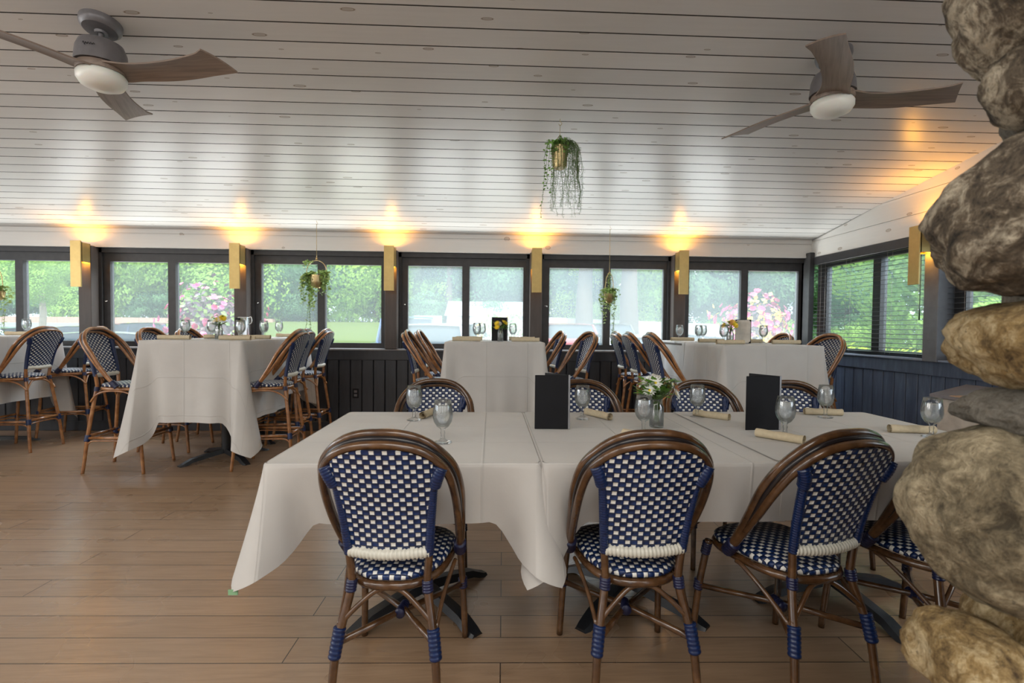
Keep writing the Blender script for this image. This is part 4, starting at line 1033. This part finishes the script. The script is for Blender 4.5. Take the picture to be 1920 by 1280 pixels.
# kerb wall
def kerbf(i): return (-40+i*1.2)
mb=MB(); 
for i in range(22):
    x0_=-38+i*1.25; mb.box((x0_,24.6,gz(x0_,24.6)-.2),(x0_+1.24,24.9,gz(x0_,24.6)+.26))
tag(obj('brick_kerb_wall',mb,simple('brick_wall',(.42,.26,.20),.9),None,False),'low reddish brick wall behind the parked cars on the left','wall')
FM={}
def foliage_mesh(key,rad_,n,leaf,seed,mat,flat=.8):
    rnd=random.Random(seed); mb=MB()
    lobes=[(Vector((rnd.uniform(-.55,.55),rnd.uniform(-.55,.55),rnd.uniform(-.5,.5)*flat)),rnd.uniform(.35,.6)) for _ in range(9)]
    for i in range(n):
        c,r_=rnd.choice(lobes); d=Vector((rnd.gauss(0,1),rnd.gauss(0,1),rnd.gauss(0,1))).normalized()
        p=(c+d*r_*rnd.uniform(.72,1.02)); p=Vector((p.x,p.y,p.z*flat))*rad_
        e=(d+Vector((rnd.uniform(-1,1),rnd.uniform(-1,1),rnd.uniform(-1,1)))*.9).normalized(); leafquad(mb,p,d.orthogonal().lerp(e,.5),leaf*rnd.uniform(.6,1.3),leaf*rnd.uniform(.5,.9),d)
    me_o=obj('crown',mb,mat,None,False); me=me_o.data; bpy.data.objects.remove(me_o); FM[key]=me; return me
def leafm(name,a,b,sc=1.2):
    a=tuple(min(1,x*1.5) for x in a); b=tuple(min(1,x*1.35) for x in b)
    t=NT(name); oi=t.n('ShaderNodeObjectInfo'); n=t.noise(t.coords(),sc,4,.7)
    col=t.ramp(n,[(.3,a),(.7,b)]); t.set(Base_Color=col,Roughness=.7,Transmission_Weight=0)
    tl=t.n('ShaderNodeBsdfTranslucent'); t.l(col,tl.inputs[0]); mx=t.n('ShaderNodeMixShader'); mx.inputs[0].default_value=.35
    t.l(t.b.outputs[0],mx.inputs[1]); t.l(tl.outputs[0],mx.inputs[2]); t.l(mx.outputs[0],t.out.inputs[0]); return t.m
lg=leafm('tree_leaf_light',(.10,.22,.03),(.34,.50,.10)); ld=leafm('tree_leaf_dark',(.035,.10,.04),(.14,.27,.11)); ly=leafm('shrub_leaf_yellow',(.28,.38,.03),(.70,.72,.12),2)
foliage_mesh('light',1,12000,.055,1,lg); foliage_mesh('dark',1,12000,.055,2,ld); foliage_mesh('yellow',1,2600,.10,3,ly,.55); foliage_mesh('light2',1,12000,.052,7,lg,1.0)
bark=simple('bark',(.12,.09,.065),.9); barkp=simple('bark_pale',(.40,.34,.26),.9)
def tree(label,x,y,r,zc_,key,trunk=True,group='trees behind the parking lot',bm_=None,tr=.18,extra=()):
    z0=gz(x,y) if y>6.2 and x<8 else -.35
    T=thing('tree' if trunk else 'shrub',label,'tree' if trunk else 'shrub',(x,y,z0),random.Random(x).uniform(0,6),group)
    for (dx,dy,dz_,rr) in ((0,0,zc_-z0,r),)+tuple(extra):
        o=bpy.data.objects.new('crown' if trunk else 'foliage',FM[key]); COL.objects.link(o); o.parent=T; o.location=(dx,dy,dz_); o.scale=(rr,rr,rr)
    if trunk: obj('trunk',MB().tube([(0,0,-.3),(.1,0,(zc_-z0)*.5),(0,.1,zc_-z0)],[tr*1.2,tr,tr*.6],8),bm_ or bark,T)
    return T
rr=random.Random(12)
for i in range(24):
    x=-31+i*2.3; T_='%s bush at the foot of the woods, %s'%('light green' if i%3 else 'dark green',['far left','left of the leftmost window','in the leftmost window','behind the silver blue car','behind the pale trunk','left behind the maroon car','above the maroon car','left of the round shrub','behind the round shrub','left of the pink planter','behind the pink planter','at the left lawn edge','at the top of the lawn','right at the top of the lawn','left of the fence','left of the shed','behind the shed left','behind the shed right','behind the fence left','above the red car','right of the thick trunk','behind the fence middle','behind the fence right','far right'][i])
    tree(T_,x,27.2+rr.uniform(-.4,.4),1.75,gz(x,26)+rr.uniform(.7,1.0),'light2' if i%3 else 'dark',False,'bushes at the foot of the woods')
kinds=['light green leafy tree','dark green tree']
px_=[-30,-25.5,-21.5,-18,-14.8,-11.8,-9,-6.2,-3.6,-.8,2.0,4.8,7.8,11,14.5,18.5,23]
desc=['beyond the leftmost window','at the far left of the tree line','behind the left parked cars','above the brick kerb wall','above the yellow round shrub','behind the large pink bush','left of the lawn','at the back left of the lawn','at the back right of the lawn','left of the white shed','behind the white shed','right of the white shed','above the parked red car','behind the pale fence','above the right end of the fence','behind the right pink bush','outside the far corner window']
for i,(x,l) in enumerate(zip(px_,desc)):
    key='light' if i in(0,1,2,3,4,7) else ('light2' if i in(5,8,12) else 'dark')
    y=29+rr.uniform(-1.5,3)
    tree(('light green leafy tree ' if key!='dark' else 'dark green tree ')+l,x,y,3.1,3.6+rr.uniform(-.3,.3),key,tr=.22,extra=((rr.uniform(-1,1),.5,7.2,3.4),(rr.uniform(-2,2),-.5,1.8,2.3)))
for i,x in enumerate([-27,-19,-12.5,-5,1,6.5,12.5,20,27]):
    tree('tall tree in the second row of the woods, '+['far left','over the left lot','over the kerb wall','over the lawn','over the shed','over the fence','over the parked red car','far right of the fence','outside the corner'][i],x,36,4.2,6.0,'dark',tr=.3,extra=((1,0,10,4),(-1,-1,3,3.2)))
tree('small pale trunked tree in front of the woods at far left',-14.3,16.5,1.3,2.9,'light2',tr=.09,bm_=barkp)
tree('thick trunked tree right of the centre behind the red car',4.3,23,2.6,5.6,'light',tr=.38)
tree('thick trunked tree above the pale fence',6.3,22.5,2.6,5.8,'dark',tr=.42)
tree('slim trunked tree left of the white shed',-2.3,27,2.2,5.4,'dark',tr=.2)
tree('low leafy hedge under the lawn window, just outside',-2.15,8.4,.62,.62,'yellow',False,'shrubs outside')
tree('low round yellow green shrub among the left parked cars',-11.2,15.8,.85,.85,'yellow',False,'shrubs outside')
for i,(x,y,r,z,k,l) in enumerate([(6.0,7.6,1.0,.55,'yellow','yellow green shrub low in the first right window'),(6.1,6.2,.95,.55,'yellow','yellow green shrub lower right behind the blinds'),(7.2,4.3,1.1,.6,'yellow','yellow green shrub seen past the stone pillar'),(6.9,6.4,.9,1.15,'light','taller green shrub behind the yellow ones on the right')]):
    tree(l,x,y,r,z,k,False,'shrubs outside the right wall')
for i,(x,y) in enumerate([(13,14),(15,10),(16.5,6.5),(14,3.5),(17,17)]):
    tree(['light green tree outside the blinds, left','light green tree outside the blinds, middle','light green tree outside the blinds, right','light green tree past the pillar','light green tree at the outside corner'][i],x,y,3.0,2.8,'light' if i%2 else 'light2',group='trees outside the right wall',extra=((0,1,6.5,3),))
# flowering planters
def flowerbush(label,x,y,zb,r,potm,mats,seed,potr=.28,grp='flowering planters outside',flat=.85,dens=1.0):
    rnd=random.Random(seed); T=thing('flowering_planter',label,'planter',(x,y,zb),0,grp)
    obj('pot',MB().lathe([(0,0),(potr*.55,0),(potr*.85,potr*.5),(potr,potr*1.0),(potr*.95,potr*1.4),(potr*.85,potr*1.45),(0,potr*1.3)],24),potm,T)
    cz=potr*1.3+r*.62
    for (mat,num,sz,shell,isflower) in mats:
        mb=MB()
        for k in range(int(num*dens)):
            d=Vector((rnd.gauss(0,1),rnd.gauss(0,1),rnd.gauss(0,.8))).normalized(); q=r*rnd.uniform(*shell)*(1+.5*noise.noise(d*1.6+Vector((seed,0,0)))); p=Vector((d.x*q,d.y*q,cz+d.z*q*flat))
            if isflower: flower(mb,p,d,sz*rnd.uniform(.8,1.2),6,.5,.9)
            else: leafquad(mb,p,Vector((rnd.uniform(-1,1),rnd.uniform(-1,1),rnd.uniform(-.6,1))),sz*1.3,sz,d)
        obj('blossoms' if isflower else 'leaves',mb,M[mat],T,False)
potg=simple('pot_grey',(.30,.27,.24),.8); pott=simple('pot_taupe',(.28,.24,.21),.8); potw=simple('pot_white',(.6,.52,.45),.7)
flowerbush('large pink and purple flowering planter outside the second window',-3.92,7.15,.66,.60,potg,[('leaf_purple',700,.07,(.3,.95),False),('leaf_pale',260,.06,(.5,1.0),False),('petal_pink',85,.04,(.80,1.12),True),('petal_magenta',45,.04,(.8,1.1),True)],1,.16)
flowerbush('white and yellow flowering planter outside the shed window',.16,7.1,.72,.30,potw,[('leaf_pale',420,.05,(.3,1.0),False),('petal_white',110,.035,(.8,1.1),True),('petal_yellow',30,.03,(.8,1.1),True)],2,.22)
flowerbush('large pink and gold flowering planter outside the sixth window',3.74,7.0,.64,.48,pott,[('leaf_purple',520,.06,(.2,.95),False),('leaf_gold',300,.06,(.6,1.05),False),('petal_pink',120,.040,(.85,1.12),True),('petal_magenta',60,.045,(.8,1.12),True)],3,.26)
# shed
T=thing('shed','white shed with a grey shingle roof beyond the lot','shed',(-2.15,24.5,gz(-1,24.5)-.3),rad(-2)); W=4.0
obj('walls',MB().box((0,0,0),(W,3,2.0)),simple('shed_white',(.80,.80,.78),.8),T,False)
rf=MB().add([(-.1,-.15,1.98),(W+.1,-.15,1.98),(W+.1,1.5,2.75),(-.1,1.5,2.75),(-.1,3.15,1.98),(W+.1,3.15,1.98)],[(0,1,2,3),(3,2,5,4),(0,3,4),(1,5,2)]); obj('roof',rf,simple('shingle',(.52,.53,.57),.9,scale=8),T,False)
obj('door',MB().rbox((2.4,-.03,0),(3.3,0,1.85),.01),simple('shed_door',(.70,.70,.70),.7),T,False)
# fence
T=thing('wooden_fence','pale grey wooden board fence behind the parked cars on the right','fence',(0,0,0)); mb=MB()
x=-3.6
while x<14:
    if not(-2.3<x<2.1):
        zz=gz(x,23.6); mb.rbox((x,23.6,zz-.1),(x+.135,23.63,1.72-.03*max(0,x-2)),.004)
    x+=.145
obj('boards',mb,simple('fence_board',(.50,.50,.49),.9,scale=5),T,False)
mb=MB(); mb.box((-3.6,23.63,1.2),(-2.3,23.68,1.3)); mb.box((2.1,23.63,1.1),(14,23.68,1.2)); obj('rail',mb,simple('fence_rail',(.4,.4,.39),.9),T,False)
# cars
M['car_glass']=simple('car_glass',(.03,.04,.05),.08,.2); M['tyre']=simple('tyre',(.02,.02,.02),.8)
def carmat(name,col): 
    t=NT(name); t.set(Base_Color=col,Roughness=.25,Metallic=.2,Coat_Weight=.8); return t.m
def car(label,x,y,z,a,col,kind='sedan'):
    T=thing('parked_car',label,'car',(x,y,z),rad(a),'parked cars outside'); m_=carmat('car_paint',col)
    if kind=='suv': sec=[(-2.2,.5,1.18,.80),(-2.15,.45,1.22,.86),(-.0,.42,1.2,.90),(1.1,.42,1.1,.9),(1.9,.45,.95,.84),(2.25,.5,.7,.7)]; cab=[(-2.1,1.20,.80),(-1.85,1.60,.66),(-.2,1.68,.68),(.55,1.60,.66),(1.25,1.03,.80)]
    elif kind=='truck': sec=[(-2.7,.5,1.08,.92),(-.6,.5,1.08,.95),(1.2,.5,1.1,.95),(2.3,.5,1.02,.9),(2.7,.55,.8,.8)]; cab=[(-.6,1.06,.84),(-.45,1.72,.72),(.7,1.75,.72),(1.35,1.08,.84)]
    else: sec=[(-2.3,.5,.82,.72),(-2.1,.4,.92,.82),(-1.0,.36,.95,.88),(.9,.36,.94,.88),(1.8,.4,.80,.82),(2.25,.45,.62,.70)]; cab=[(-1.75,.92,.78),(-1.0,1.36,.60),(.1,1.45,.60),(.45,1.40,.6),(1.25,.92,.78)]
    mb=MB(); vs=[];fs=[];n=8
    for (X,z0,z1,w_) in sec:
        vs+=[(X,-w_*.9,z0-.15),(X,-w_,z0+.05),(X,-w_,z1-.12),(X,-w_*.86,z1),(X,w_*.86,z1),(X,w_,z1-.12),(X,w_,z0+.05),(X,w_*.9,z0-.15)]
    for i in range(len(sec)-1):
        for j in range(n): fs.append((i*n+j,i*n+(j+1)%n,(i+1)*n+(j+1)%n,(i+1)*n+j))
    fs.append(tuple(range(n-1,-1,-1))); fs.append(tuple((len(sec)-1)*n+j for j in range(n))); mb.add(vs,fs)
    bd=obj('body',mb,m_,T,'auto')
    g_=MB(); vs=[];fs=[]
    for (X,zz,w_) in cab: vs+=[(X,-w_,zz),(X,w_,zz)]
    k=len(cab); zb=cab[0][1]-.05
    vs+=[(X,-.82,zb) for X,_,_ in cab]+[(X,.82,zb) for X,_,_ in cab]
    for i in range(k-1):
        fs.append((2*i,2*i+1,2*i+3,2*i+2)); fs.append((2*i,2*i+2,2*k+i+1,2*k+i)); fs.append((2*i+1,3*k+i,3*k+i+1,2*i+3))
    g_.add(vs,fs); obj('cabin_glass',g_,M['car_glass'],T,False)
    rfm=MB(); c1,c2=cab[1],cab[-2]; rfm.grid(lambda u,v:(c1[0]-.05+(c2[0]-c1[0]+.1)*u,(v*2-1)*(c1[2]+.02),lin(c1[1],c2[1],u)+.05*math.sin(PI*u)+.02*math.sin(PI*v)+.012),8,6)
    for sg in(-1,1):
        for (i0,i1) in((0,1),(k-1,k-2)): rfm.tube([(cab[i0][0],sg*cab[i0][2],cab[i0][1]),(cab[i1][0],sg*cab[i1][2],cab[i1][1]+.01)],.035,6)
        mid_=(c1[0]+c2[0])/2; rfm.tube([(mid_,sg*.80,zb+.05),(mid_,sg*(c1[2]+.01),c1[1])],.03,6)
    obj('roof',rfm,m_,T,'auto')
    for X in(sec[0][0]+.85,sec[-1][0]-.85):
        for sg in(-1,1):
            mt=Matrix.Translation((X,sg*.78,.33))@Matrix.Rotation(PI/2,4,'X'); obj('wheel',MB().lathe([(.0,-.1),(.2,-.11),(.33,-.1),(.34,0),(.33,.1),(.2,.11),(0,.1)],20,mat=mt),M['tyre'],T)
    return T
car('silver blue car at the far left window',-11.6,12.2,-.35,10,(.45,.55,.68))
car('maroon car left of the first brass sconce',-11.2,14.2,-.32,200,(.28,.02,.05))
car('white car at the left edge of the second window',-8.35,11.0,-.42,205,(.80,.80,.82))
car('dark blue car below the round yellow shrub',-8.6,13.2,-.22,8,(.03,.05,.10))
car('white car behind the large pink planter',-5.9,11.0,-.38,112,(.78,.82,.86))
car('blue grey truck left of the white shed',-2.5,15.2,-.30,96,(.14,.20,.38),'truck')
car('white car in front of the white shed',-.9,11.5,-.40,80,(.85,.86,.88),'suv')
car('red car beside the pale fence',2.25,16.4,-.32,92,(.55,.04,.05),'suv')
car('dark grey car right of the red one',3.7,17.2,-.30,88,(.04,.05,.07),'suv')
car('silver car below the fifth window planter',3.4,13.2,-.40,95,(.60,.64,.70))
car('white car at the right end of the fence',6.4,16.0,-.42,172,(.82,.84,.86))
